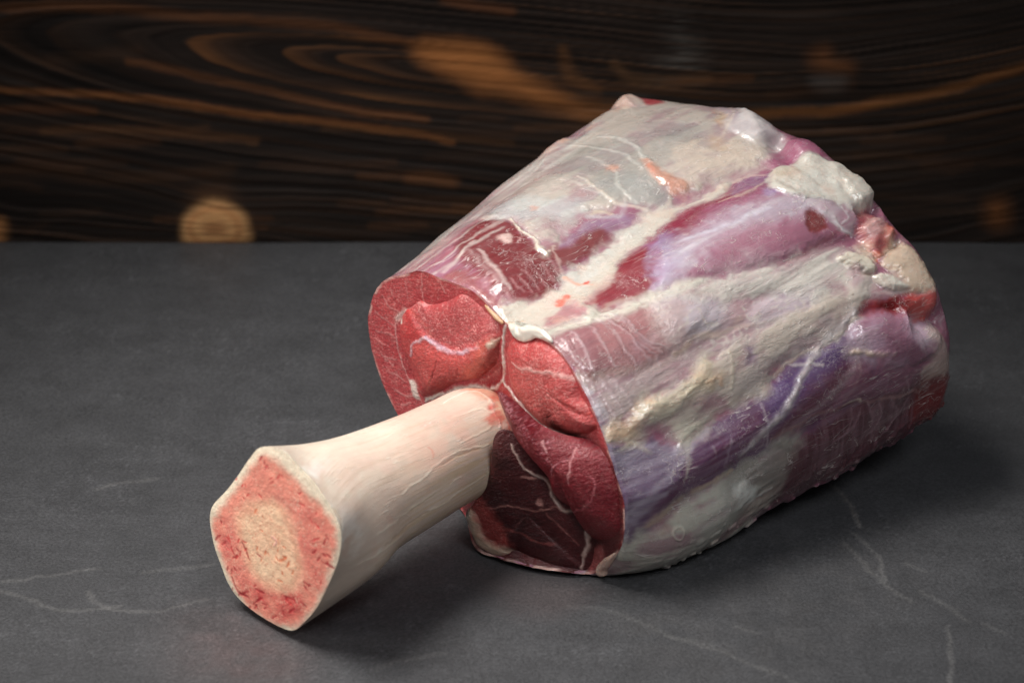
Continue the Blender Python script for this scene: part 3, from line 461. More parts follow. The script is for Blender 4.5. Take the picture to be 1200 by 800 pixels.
TUBE = [[[0.0313,0.6055,0.0023],[0.0391,0.5946,0.0209],[0.0394,0.5925,0.0396],[0.0353,0.5964,0.0534],[0.0317,0.6001,0.0644],[0.0269,0.6053,0.0745],[0.0204,0.6128,0.0847],[0.0121,0.623,0.0894],[-0.0009,0.6397,0.0862],[-0.0119,0.6528,0.0917],[-0.0256,0.6692,0.0909],[-0.0374,0.6832,0.087],[-0.0511,0.6988,0.0738],[-0.0567,0.7049,0.0586],[-0.0568,0.7049,0.0452],[-0.0525,0.7001,0.0302],[-0.0453,0.6922,0.0178],[-0.0341,0.6801,0.0043],[-0.0251,0.6604,0.0015],[-0.018,0.6445,0.0015],[-0.0141,0.6234,0.0015],[-0.0048,0.615,0.0015],[0.0063,0.6099,0.0015],[0.0188,0.6066,0.0015]],[[0.0494,0.6091,0.0015],[0.0559,0.6013,0.0202],[0.0548,0.6002,0.0403],[0.0498,0.6045,0.0557],[0.0452,0.6086,0.0677],[0.0399,0.614,0.0777],[0.0333,0.6214,0.0877],[0.0248,0.632,0.0927],[0.0121,0.6488,0.0903],[0.001,0.6625,0.0951],[-0.0126,0.6792,0.0942],[-0.0252,0.6941,0.0901],[-0.0395,0.7104,0.0775],[-0.0446,0.7161,0.0615],[-0.0433,0.7152,0.0479],[-0.0378,0.7097,0.0335],[-0.0306,0.7019,0.0213],[-0.02,0.6904,0.0089],[-0.0113,0.6726,0.0054],[-0.0039,0.6576,0.0045],[0.0011,0.6379,0.0038],[0.0105,0.6291,0.0037],[0.0215,0.6231,0.004],[0.035,0.6144,0.0031]],[[0.0675,0.619,0.0015],[0.0727,0.6103,0.0224],[0.0709,0.6098,0.0427],[0.0654,0.6142,0.0588],[0.0602,0.6188,0.0711],[0.0543,0.6245,0.0808],[0.0476,0.6319,0.0906],[0.0389,0.6428,0.0959],[0.0263,0.6595,0.0947],[0.0149,0.6738,0.0992],[0.0011,0.6908,0.0988],[-0.0127,0.707,0.0951],[-0.0278,0.7241,0.0835],[-0.0323,0.7292,0.0663],[-0.0297,0.7276,0.0514],[-0.0234,0.7219,0.0366],[-0.016,0.714,0.0242],[-0.0055,0.7028,0.0126],[0.0031,0.6864,0.0084],[0.0111,0.6718,0.0063],[0.0172,0.653,0.005],[0.0271,0.6435,0.0048],[0.0383,0.6363,0.0053],[0.0523,0.6253,0.0042]],[[0.0997,0.6373,0.0094],[0.1034,0.6301,0.0309],[0.1012,0.63,0.0498],[0.0958,0.6343,0.0655],[0.0897,0.6398,0.0777],[0.0831,0.6465,0.0864],[0.0763,0.654,0.0957],[0.0671,0.6654,0.1017],[0.0548,0.6815,0.1029],[0.043,0.6962,0.1066],[0.029,0.7132,0.1069],[0.0133,0.7313,0.1035],[-0.0032,0.7498,0.0938],[-0.0067,0.7538,0.0743],[-0.0028,0.7515,0.058],[0.0044,0.7455,0.0425],[0.0122,0.7372,0.0299],[0.0223,0.7265,0.0197],[0.0307,0.7129,0.014],[0.04,0.6991,0.0099],[0.0484,0.682,0.0072],[0.0591,0.6713,0.0069],[0.0708,0.6618,0.0078],[0.0854,0.6511,0.0064]],[[0.1329,0.6558,0.0179],[0.1351,0.6503,0.0401],[0.1327,0.6505,0.0575],[0.1274,0.6546,0.0728],[0.1205,0.6611,0.085],[0.1132,0.6688,0.0927],[0.1063,0.6764,0.1013],[0.0965,0.6883,0.1081],[0.0845,0.7038,0.1115],[0.0724,0.7188,0.1143],[0.0586,0.7356,0.1148],[0.0413,0.7554,0.1115],[0.0234,0.7752,0.1034],[0.0209,0.7781,0.0819],[0.025,0.7753,0.0644],[0.0322,0.769,0.0485],[0.0404,0.7604,0.0356],[0.0501,0.7503,0.0269],[0.0583,0.7394,0.0196],[0.0688,0.7264,0.0135],[0.0795,0.7111,0.0094],[0.091,0.699,0.009],[0.1032,0.6872,0.0103],[0.1187,0.6727,0.0118]],[[0.1554,0.6692,0.0249],[0.1567,0.6647,0.0475],[0.1545,0.6651,0.0635],[0.1495,0.6692,0.0781],[0.1422,0.6765,0.09],[0.1345,0.685,0.0969],[0.1275,0.6927,0.1051],[0.1174,0.7049,0.1124],[0.1056,0.7197,0.1173],[0.0936,0.7344,0.1192],[0.0801,0.7506,0.1193],[0.0622,0.7711,0.1155],[0.0436,0.7916,0.1083],[0.0416,0.7938,0.0855],[0.0446,0.7912,0.0684],[0.0511,0.785,0.0525],[0.0595,0.7762,0.0395],[0.069,0.7665,0.0317],[0.077,0.7574,0.0235],[0.0884,0.745,0.016],[0.1007,0.7308,0.011],[0.1128,0.7179,0.0105],[0.1253,0.7045,0.0121],[0.1413,0.6868,0.0166]],[[0.1662,0.6755,0.0283],[0.1672,0.6717,0.051],[0.1651,0.6723,0.0662],[0.1602,0.6767,0.0804],[0.1528,0.6848,0.092],[0.145,0.694,0.0984],[0.1381,0.7019,0.1064],[0.1277,0.714,0.114],[0.1159,0.7281,0.1196],[0.104,0.7423,0.1211],[0.0909,0.7578,0.1208],[0.0729,0.7783,0.1165],[0.054,0.7989,0.1097],[0.0522,0.8008,0.0864],[0.0542,0.7986,0.07],[0.06,0.7925,0.0544],[0.0685,0.7837,0.0414],[0.0779,0.7741,0.034],[0.0859,0.7659,0.0253],[0.0976,0.7537,0.0171],[0.1106,0.7401,0.0117],[0.123,0.7268,0.0111],[0.1357,0.7126,0.0129],[0.152,0.6934,0.0189]],[[0.167,0.6863,0.0334],[0.1678,0.6829,0.0538],[0.166,0.6835,0.0676],[0.1616,0.6873,0.0804],[0.1549,0.6946,0.0908],[0.1479,0.7029,0.0966],[0.1416,0.71,0.1037],[0.1323,0.721,0.1106],[0.1217,0.7337,0.1156],[0.111,0.7465,0.1169],[0.0992,0.7603,0.1167],[0.083,0.7788,0.1128],[0.066,0.7973,0.1067],[0.0644,0.7991,0.0858],[0.0662,0.7971,0.071],[0.0714,0.7916,0.0569],[0.0791,0.7837,0.0452],[0.0875,0.7751,0.0386],[0.0947,0.7677,0.0307],[0.1052,0.7567,0.0234],[0.1169,0.7444,0.0185],[0.1281,0.7324,0.018],[0.1395,0.7197,0.0196],[0.1542,0.7024,0.025]],[[0.1568,0.709,0.0463],[0.1574,0.7067,0.0599],[0.1561,0.7071,0.0691],[0.1532,0.7097,0.0776],[0.1488,0.7145,0.0845],[0.1441,0.7201,0.0884],[0.1399,0.7248,0.0932],[0.1337,0.7321,0.0977],[0.1266,0.7406,0.1011],[0.1195,0.7491,0.102],[0.1116,0.7583,0.1018],[0.1008,0.7707,0.0993],[0.0895,0.783,0.0951],[0.0884,0.7842,0.0812],[0.0896,0.7828,0.0713],[0.0931,0.7792,0.062],[0.0982,0.7739,0.0542],[0.1038,0.7682,0.0497],[0.1086,0.7632,0.0445],[0.1157,0.7559,0.0396],[0.1235,0.7477,0.0363],[0.1309,0.7397,0.036],[0.1385,0.7312,0.0371],[0.1483,0.7197,0.0407]],[[0.1428,0.7286,0.0584],[0.143,0.7275,0.0652],[0.1424,0.7277,0.0698],[0.141,0.729,0.074],[0.1387,0.7314,0.0775],[0.1364,0.7342,0.0794],[0.1343,0.7366,0.0818],[0.1312,0.7402,0.0841],[0.1277,0.7444,0.0858],[0.1241,0.7487,0.0862],[0.1202,0.7533,0.0862],[0.1148,0.7595,0.0849],[0.1091,0.7656,0.0828],[0.1085,0.7662,0.0758],[0.1091,0.7656,0.0709],[0.1109,0.7637,0.0662],[0.1135,0.7611,0.0623],[0.1163,0.7582,0.0601],[0.1186,0.7558,0.0575],[0.1222,0.7521,0.0551],[0.1261,0.748,0.0534],[0.1298,0.744,0.0533],[0.1336,0.7398,0.0538],[0.1385,0.734,0.0556]],[[0.1282,0.7459,0.0694],[0.1282,0.7458,0.0698],[0.1282,0.7458,0.0702],[0.1281,0.7459,0.0704],[0.128,0.7461,0.0707],[0.1278,0.7463,0.0708],[0.1277,0.7464,0.071],[0.1275,0.7467,0.0711],[0.1272,0.7469,0.0712],[0.127,0.7472,0.0712],[0.1267,0.7475,0.0712],[0.1264,0.7479,0.0712],[0.126,0.7484,0.071],[0.1259,0.7484,0.0706],[0.126,0.7484,0.0702],[0.1261,0.7482,0.0699],[0.1263,0.7481,0.0697],[0.1265,0.7479,0.0695],[0.1266,0.7477,0.0693],[0.1269,0.7475,0.0692],[0.1271,0.7472,0.0691],[0.1274,0.7469,0.069],[0.1276,0.7466,0.0691],[0.1279,0.7462,0.0692]]]
TUBE_U = [0.0,15.9361,33.9844,70.5669,108.4482,135.5289,149.4457,158.6639,176.5002,193.3394,209.0568]
FACE_FRAME = [[-0.0064,0.6486,0.0424],[0.8448,-0.5351,-0.0],[0.0732,0.1155,0.9906]]
FACE_DIR = [-0.5301,-0.8369,0.1367]
FACE_C = [-0.0064,0.6486,0.0424]
FACE = [
["p",[[-20.1,-33.2],[-9.7,-7.7],[0.2,7.5],[55.5,13.6],[71.0,-9.5],[58.1,-46.2],[16.9,-53.8]],[84,18,22],1,3.3,0.0,-0.6,"",""],  # lower muscle, its shade put into the dark red, next layer too
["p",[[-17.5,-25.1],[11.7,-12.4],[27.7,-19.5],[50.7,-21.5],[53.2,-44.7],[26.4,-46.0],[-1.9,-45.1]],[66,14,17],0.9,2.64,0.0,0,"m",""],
["p",[[-72.8,18.9],[-63.5,34.5],[-28.1,49.4],[5.8,43.4],[10.8,38.7],[-27.6,43.9],[-47.8,32.4],[-55.6,19.4],[-54.9,6.4],[-46.0,-5.3],[-39.1,-8.3],[-54.8,-22.9],[-68.6,-7.2]],[168,51,56],1,0.99,0.0,0,"",""],
["p",[[-63.1,33.4],[-37.3,47.0],[-27.2,47.6],[-37.6,36.8],[-53.1,27.7],[-62.7,19.7]],[178,61,62],0.8,1.98,0.0,0,"m",""],
["l",[[-39.8,46.0],[-40.0,39.6],[-39.2,35.6]],[210,161,155],0.42,0.49,0.26,0.15,"",""],
["l",[[-50.4,39.6],[-49.7,35.5]],[210,161,155],0.42,0.49,0.26,0.15,"",""],
["l",[[-59.0,33.1],[-57.1,29.9]],[210,161,155],0.42,0.49,0.26,0.15,"",""],
["l",[[-64.2,29.3],[-60.9,25.8],[-55.8,24.5]],[210,161,155],0.42,0.49,0.26,0.15,"",""],
["l",[[-69.9,21.1],[-63.8,19.5],[-57.6,18.7]],[210,161,155],0.42,0.49,0.26,0.15,"",""],
["l",[[-69.2,12.6],[-62.9,13.8],[-57.8,14.0]],[210,161,155],0.42,0.49,0.26,0.15,"",""],
["l",[[-66.4,3.3],[-61.2,2.2],[-56.0,4.1]],[210,161,155],0.42,0.49,0.26,0.15,"",""],
["l",[[-62.0,-4.1],[-56.8,-3.8],[-51.1,-3.9]],[210,161,155],0.42,0.49,0.26,0.15,"",""],
["l",[[-63.4,1.4],[-58.3,-0.5]],[210,161,155],0.42,0.49,0.26,0.15,"",""],
["l",[[-58.7,-11.5],[-51.9,-10.4],[-46.1,-7.3]],[210,161,155],0.42,0.49,0.26,0.15,"",""],
["l",[[-54.8,-16.3],[-48.4,-12.1]],[210,161,155],0.42,0.49,0.26,0.15,"",""],
["l",[[-29.8,47.5],[-27.7,43.2]],[210,161,155],0.42,0.49,0.26,0.15,"",""],
["l",[[-69.4,8.7],[-63.0,8.3]],[210,161,155],0.42,0.49,0.26,0.15,"",""],
["p",[[-72.8,18.9],[-63.5,34.5],[-28.1,49.4],[5.8,43.4],[10.8,38.7],[-27.6,43.9],[-47.8,32.4],[-55.6,19.4],[-54.9,6.4],[-46.0,-5.3],[-39.1,-8.3],[-54.8,-22.9],[-68.6,-7.2]],[209,131,126],0.55,0.99,0.0,0,"g",""],
["l",[[-56.3,22.8],[-57.1,16.9],[-56.3,11.7],[-52.9,3.4],[-48.0,-3.1],[-44.1,-8.8]],[213,176,171],0.48,0.49,0.36,0.3,"",""],
["l",[[-49.0,28.4],[-45.8,31.0],[-52.2,25.8],[-56.4,22.1]],[213,176,171],0.48,0.66,0.33,0.3,"",""],
["p",[[-48.0,-2.2],[-44.1,-3.5],[-42.1,-8.0],[-47.3,-8.5]],[214,200,189],0.9,0.66,0.0,0.4,"",""],
["p",[[-57.4,21.7],[-52.2,27.3],[-48.1,27.9],[-53.5,22.4]],[218,190,181],0.7,0.99,0.0,0,"",""],
["l",[[7.9,41.5],[5.6,33.2],[5.5,24.2],[6.4,18.0],[12.0,13.9],[22.2,9.6],[30.5,7.5],[39.5,8.6],[51.2,12.4]],[218,196,189],0.95,0.83,0.53,0.35,"","fat_web"],
["l",[[5.4,18.4],[-1.6,11.9],[-11.3,9.2],[-18.9,6.4],[-29.0,-1.3],[-38.9,-7.8]],[220,204,193],0.95,0.99,0.74,0.45,"","fat_web"],
["p",[[-9.2,16.1],[3.6,25.6],[5.4,18.4],[-2.1,12.4],[-11.2,10.1]],[150,30,36],1,1.32,0.0,-1.5,"",""],
["p",[[-0.7,7.1],[3.3,11.7],[6.1,6.4],[3.9,-3.5],[2.4,-6.1]],[167,21,21],0.95,1.32,0.0,0,"",""],
["l",[[-6.5,11.3],[0.4,10.5],[5.1,9.6]],[214,190,172],0.54,0.66,0.66,0.6,"",""],
["l",[[-9.3,12.4],[-1.9,17.6],[3.2,22.6]],[195,131,122],0.36,0.66,0.33,0,"",""],
["p",[[51.8,-32.4],[56.6,-30.7],[57.3,-42.3],[55.8,-45.4],[51.4,-42.4]],[150,70,70],0.9,0.99,0.0,0.5,"",""],
]
PLUGS = [
[[[-0.0399,0.6862,0.0731],[-0.036,0.6817,0.0768],[-0.0319,0.677,0.0777],[-0.0233,0.6668,0.0854],[-0.0174,0.6598,0.0921],[-0.011,0.653,0.0923],[-0.0062,0.6471,0.0893],[-0.0022,0.6413,0.0857],[-0.0028,0.6423,0.0785],[-0.0038,0.644,0.0697],[-0.0079,0.6494,0.0621],[-0.0135,0.6565,0.0538],[-0.0212,0.6652,0.0471],[-0.0285,0.6734,0.0379],[-0.0335,0.6787,0.0329],[-0.037,0.6827,0.0314],[-0.0397,0.6858,0.0375],[-0.042,0.6883,0.0437],[-0.045,0.6918,0.0502],[-0.0455,0.6923,0.0595],[-0.0432,0.69,0.0674]],[-0.0227,0.6667,0.0648],0.0075,6,0.003,[["p",[[-66.9,34.0],[19.1,59.4],[29.6,20.6],[-54.1,-25.5]],[182,53,53],1,0.66,0.0,0,"",""],["p",[[-50.8,30.0],[-44.2,34.4],[-36.7,34.9],[-25.9,41.9],[-16.7,48.3],[-7.2,48.6],[-0.1,45.3],[6.0,41.7],[2.6,36.1],[-4.2,30.7],[-11.2,26.6],[-19.6,22.2],[-28.5,20.4],[-34.8,22.1],[-40.4,24.3],[-45.8,28.0]],[173,66,68],1,1.32,0.0,-1.3,"",""],["p",[[-50.8,30.0],[-44.2,34.4],[-36.7,34.9],[-25.9,41.9],[-16.7,48.3],[-7.2,48.6],[-0.1,45.3],[6.0,41.7],[2.6,36.1],[-4.2,30.7],[-11.2,26.6],[-19.6,22.2],[-28.5,20.4],[-34.8,22.1],[-40.4,24.3],[-45.8,28.0]],[215,141,138],0.75,0.99,0.0,0.05,"g",""],["l",[[-24.9,41.8],[-24.0,40.1],[-18.4,39.1],[-13.7,37.3],[-9.8,35.3]],[153,42,50],0.6,1.32,0.83,0,"",""],["l",[[-15.7,48.0],[-5.2,47.4],[3.7,42.8]],[188,72,69],0.7,1.32,0.83,0,"",""],["l",[[-46.9,29.5],[-36.7,27.5],[-31.8,23.8]],[198,82,73],0.6,0.99,0.49,0,"",""],["l",[[-45.0,10.8],[-42.8,15.7],[-39.4,19.2],[-35.8,21.7],[-31.4,21.5],[-25.7,20.7],[-17.7,22.7],[-9.8,26.8],[-5.1,30.0]],[210,178,184],0.85,0.83,0.56,0.3,"",""],["l",[[-35.3,22.2],[-29.5,21.8],[-23.7,21.1],[-16.7,22.7],[-10.8,25.7]],[194,170,189],0.7,0.99,0.49,0,"",""],["p",[[-39.5,17.7],[-34.4,19.6],[-29.5,19.3],[-14.7,22.7],[-7.0,27.9],[0.7,32.4],[4.6,35.2],[3.2,25.6],[-3.5,18.7],[-15.1,9.7],[-26.5,5.0],[-34.3,-1.1],[-39.5,4.1],[-43.2,10.1]],[185,72,67],0.8,1.65,0.0,1.0,"",""],["p",[[-5.0,31.5],[1.7,32.6],[-3.3,21.0],[-13.3,10.1],[-12.9,14.0],[-7.2,24.1]],[199,94,76],0.8,2.64,0.0,0,"",""],["p",[[0.6,30.9],[5.1,35.1],[3.1,24.5],[-1.1,21.2],[-7.3,15.0],[-3.5,23.3]],[132,22,30],0.9,2.31,0.0,-0.8,"",""],["p",[[-1.1,31.2],[1.1,33.2],[3.1,35.1],[5.6,38.3],[3.4,33.5],[0.9,31.0]],[224,204,182],1,0.66,0.0,0.7,"",""],["l",[[-28.1,16.1],[-29.7,11.1],[-31.8,7.3],[-33.7,3.5]],[140,20,26],0.7,0.49,0.33,-0.3,"",""],["l",[[-14.9,16.7],[-17.2,12.6],[-20.7,8.4]],[150,24,24],0.7,0.49,0.3,-0.3,"",""],["l",[[-32.4,7.1],[-36.6,-1.8]],[209,102,87],0.6,0.66,0.33,0,"",""],["l",[[-43.2,10.1],[-47.1,1.9],[-44.3,-4.5]],[202,86,77],0.6,0.66,0.49,0,"",""],["p",[[-56.2,22.0],[-53.4,22.9],[-51.7,21.8],[-56.1,19.3]],[228,214,201],1,0.49,0.0,0,"",""],["l",[[-50.8,30.0],[-46.5,33.1],[-39.2,34.3],[-35.3,35.4],[-28.5,39.7],[-25.0,42.5]],[201,131,129],0.8,0.49,0.3,0,"",""]]],
[[[-0.0028,0.6422,0.0778],[-0.0031,0.6432,0.0702],[-0.0016,0.6416,0.061],[0.0025,0.6367,0.0566],[0.0075,0.6307,0.0528],[0.013,0.624,0.0513],[0.0187,0.6168,0.0535],[0.0263,0.6071,0.0585],[0.0308,0.601,0.0645],[0.0316,0.6019,0.0682],[0.0287,0.6037,0.0716],[0.0254,0.607,0.0749],[0.023,0.6098,0.0809],[0.0198,0.6149,0.0866],[0.0151,0.6199,0.089],[0.0106,0.6254,0.0895],[0.0049,0.6322,0.0866],[0.0,0.6384,0.0841]],[0.0137,0.6218,0.0714],0.0085,5,0.003,[["p",[[-2.1,43.0],[51.6,63.0],[68.4,13.3],[11.2,-9.6]],[178,57,57],1,0.66,0.0,0,"",""],["p",[[3.5,36.0],[33.7,46.4],[57.5,20.3],[50.9,11.5],[12.7,17.6]],[213,139,134],0.6,0.99,0.0,0,"g",""],["l",[[14.0,31.2],[20.0,31.5],[27.0,32.7],[34.6,35.5],[41.7,36.2],[45.4,34.6]],[220,165,158],0.9,0.66,0.49,0.25,"",""],["p",[[32.7,15.9],[42.1,23.7],[52.3,23.9],[55.8,21.1],[49.1,13.2],[36.3,8.4]],[171,60,60],0.8,1.32,0.0,0.4,"",""],["l",[[32.8,17.1],[39.9,22.0],[45.0,24.6],[49.1,24.5]],[150,36,40],0.7,0.49,0.21,-0.2,"",""],["l",[[51.8,25.5],[55.9,22.3],[54.7,17.3],[47.4,12.5],[36.3,8.4]],[191,51,44],0.8,0.99,0.83,0,"",""],["l",[[8.6,38.1],[23.0,43.9],[32.2,44.1]],[181,43,47],0.7,0.99,0.66,0,"",""],["p",[[18.4,25.9],[33.2,31.0],[41.6,30.2],[39.9,22.7],[26.1,18.5]],[201,125,118],0.4,1.98,0.0,0,"g",""]]],
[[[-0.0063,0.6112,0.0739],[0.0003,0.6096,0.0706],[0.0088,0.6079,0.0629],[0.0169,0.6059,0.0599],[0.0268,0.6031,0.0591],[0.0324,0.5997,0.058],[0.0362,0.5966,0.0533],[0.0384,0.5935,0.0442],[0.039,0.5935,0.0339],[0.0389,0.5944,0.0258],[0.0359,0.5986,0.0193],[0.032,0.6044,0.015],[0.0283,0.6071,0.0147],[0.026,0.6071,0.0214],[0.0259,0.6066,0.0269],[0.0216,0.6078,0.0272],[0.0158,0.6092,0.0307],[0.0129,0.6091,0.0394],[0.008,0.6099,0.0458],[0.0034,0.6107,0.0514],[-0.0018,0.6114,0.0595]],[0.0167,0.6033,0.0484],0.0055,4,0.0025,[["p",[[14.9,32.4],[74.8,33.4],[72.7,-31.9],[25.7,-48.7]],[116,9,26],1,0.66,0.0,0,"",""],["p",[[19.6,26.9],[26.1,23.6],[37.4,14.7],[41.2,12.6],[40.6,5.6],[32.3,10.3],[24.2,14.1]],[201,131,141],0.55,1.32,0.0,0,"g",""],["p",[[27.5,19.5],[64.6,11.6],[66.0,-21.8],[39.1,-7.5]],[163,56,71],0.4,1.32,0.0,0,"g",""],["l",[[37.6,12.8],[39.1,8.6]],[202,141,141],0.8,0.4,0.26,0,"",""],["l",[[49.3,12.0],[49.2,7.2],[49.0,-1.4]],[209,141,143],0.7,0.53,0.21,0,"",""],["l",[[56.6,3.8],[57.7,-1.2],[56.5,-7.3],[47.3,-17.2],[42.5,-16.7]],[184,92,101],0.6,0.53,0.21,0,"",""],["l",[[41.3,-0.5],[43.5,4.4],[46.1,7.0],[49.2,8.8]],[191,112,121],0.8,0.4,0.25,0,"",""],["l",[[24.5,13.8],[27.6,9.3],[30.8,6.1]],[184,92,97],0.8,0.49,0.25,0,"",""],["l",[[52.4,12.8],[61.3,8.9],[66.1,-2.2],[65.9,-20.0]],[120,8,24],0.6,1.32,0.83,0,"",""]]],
[[[-0.0171,0.6212,0.0174],[-0.0138,0.6196,0.0236],[-0.0087,0.617,0.0356],[-0.0061,0.6142,0.0553],[0.0,0.6122,0.0583],[0.0076,0.6108,0.0503],[0.0154,0.6099,0.0364],[0.0272,0.6076,0.0247],[0.0312,0.6076,0.0136],[0.0315,0.6088,0.0008],[0.0264,0.6082,0.0008],[0.0189,0.6093,0.0008],[0.0095,0.6132,0.0008],[0.0019,0.6173,0.001],[-0.0045,0.6177,0.0008],[-0.0096,0.6207,0.0011],[-0.0134,0.6214,0.0044],[-0.0156,0.6215,0.0104]],[0.0069,0.6137,0.023],0.003,5,0.0,[["p",[[10.8,36.8],[44.4,47.2],[73.3,-59.0],[-12.9,-66.3]],[70,9,14],1,0.66,0.0,0,"",""],["p",[[10.8,5.5],[25.7,0.3],[37.1,-10.6],[51.0,-21.3],[53.4,-45.6],[20.4,-48.6],[3.9,-35.3]],[50,6,9],0.8,2.64,0.0,0,"m",""],["p",[[36.5,-5.5],[50.3,-19.9],[52.5,-39.8],[42.6,-33.4]],[88,10,18],0.7,2.64,0.0,0,"m",""],["l",[[25.6,5.9],[29.2,-0.8],[33.9,-4.1],[37.0,-6.1],[39.3,-13.3],[43.2,-16.8],[49.5,-18.8],[51.2,-29.7],[49.4,-38.1],[48.3,-43.1]],[207,172,161],0.9,0.73,0.43,0.2,"","fat_web"],["l",[[11.3,-24.3],[21.5,-20.7],[31.9,-19.8],[40.0,-15.2]],[168,111,102],0.7,0.49,0.21,0,"",""],["l",[[28.5,-5.6],[33.6,-5.4]],[186,131,122],0.8,0.49,0.3,0,"",""],["p",[[33.1,-15.0],[34.9,-14.0],[35.3,-16.0],[33.5,-17.1]],[186,131,122],0.8,0.49,0.0,0,"",""],["l",[[37.1,-19.4],[43.0,-25.7],[48.6,-32.3]],[156,91,86],0.6,0.49,0.21,0,"",""],["l",[[10.8,-32.9],[24.3,-30.7],[40.2,-33.6]],[130,60,56],0.6,0.66,0.25,0,"",""],["p",[[5.9,-28.0],[8.4,-42.2],[17.8,-44.9],[23.5,-42.9],[20.8,-38.4],[14.6,-37.3],[11.7,-31.5],[9.9,-26.9]],[204,176,152],1,1.32,0.0,1.0,"","fat_lip"],["p",[[6.0,-21.5],[14.8,-19.4],[21.0,-30.9],[22.7,-38.0],[13.9,-37.6],[9.9,-28.1]],[153,52,47],0.8,1.98,0.0,0,"",""]]],  # lower muscle end: brown-red, with the shade on it painted into the colour
]
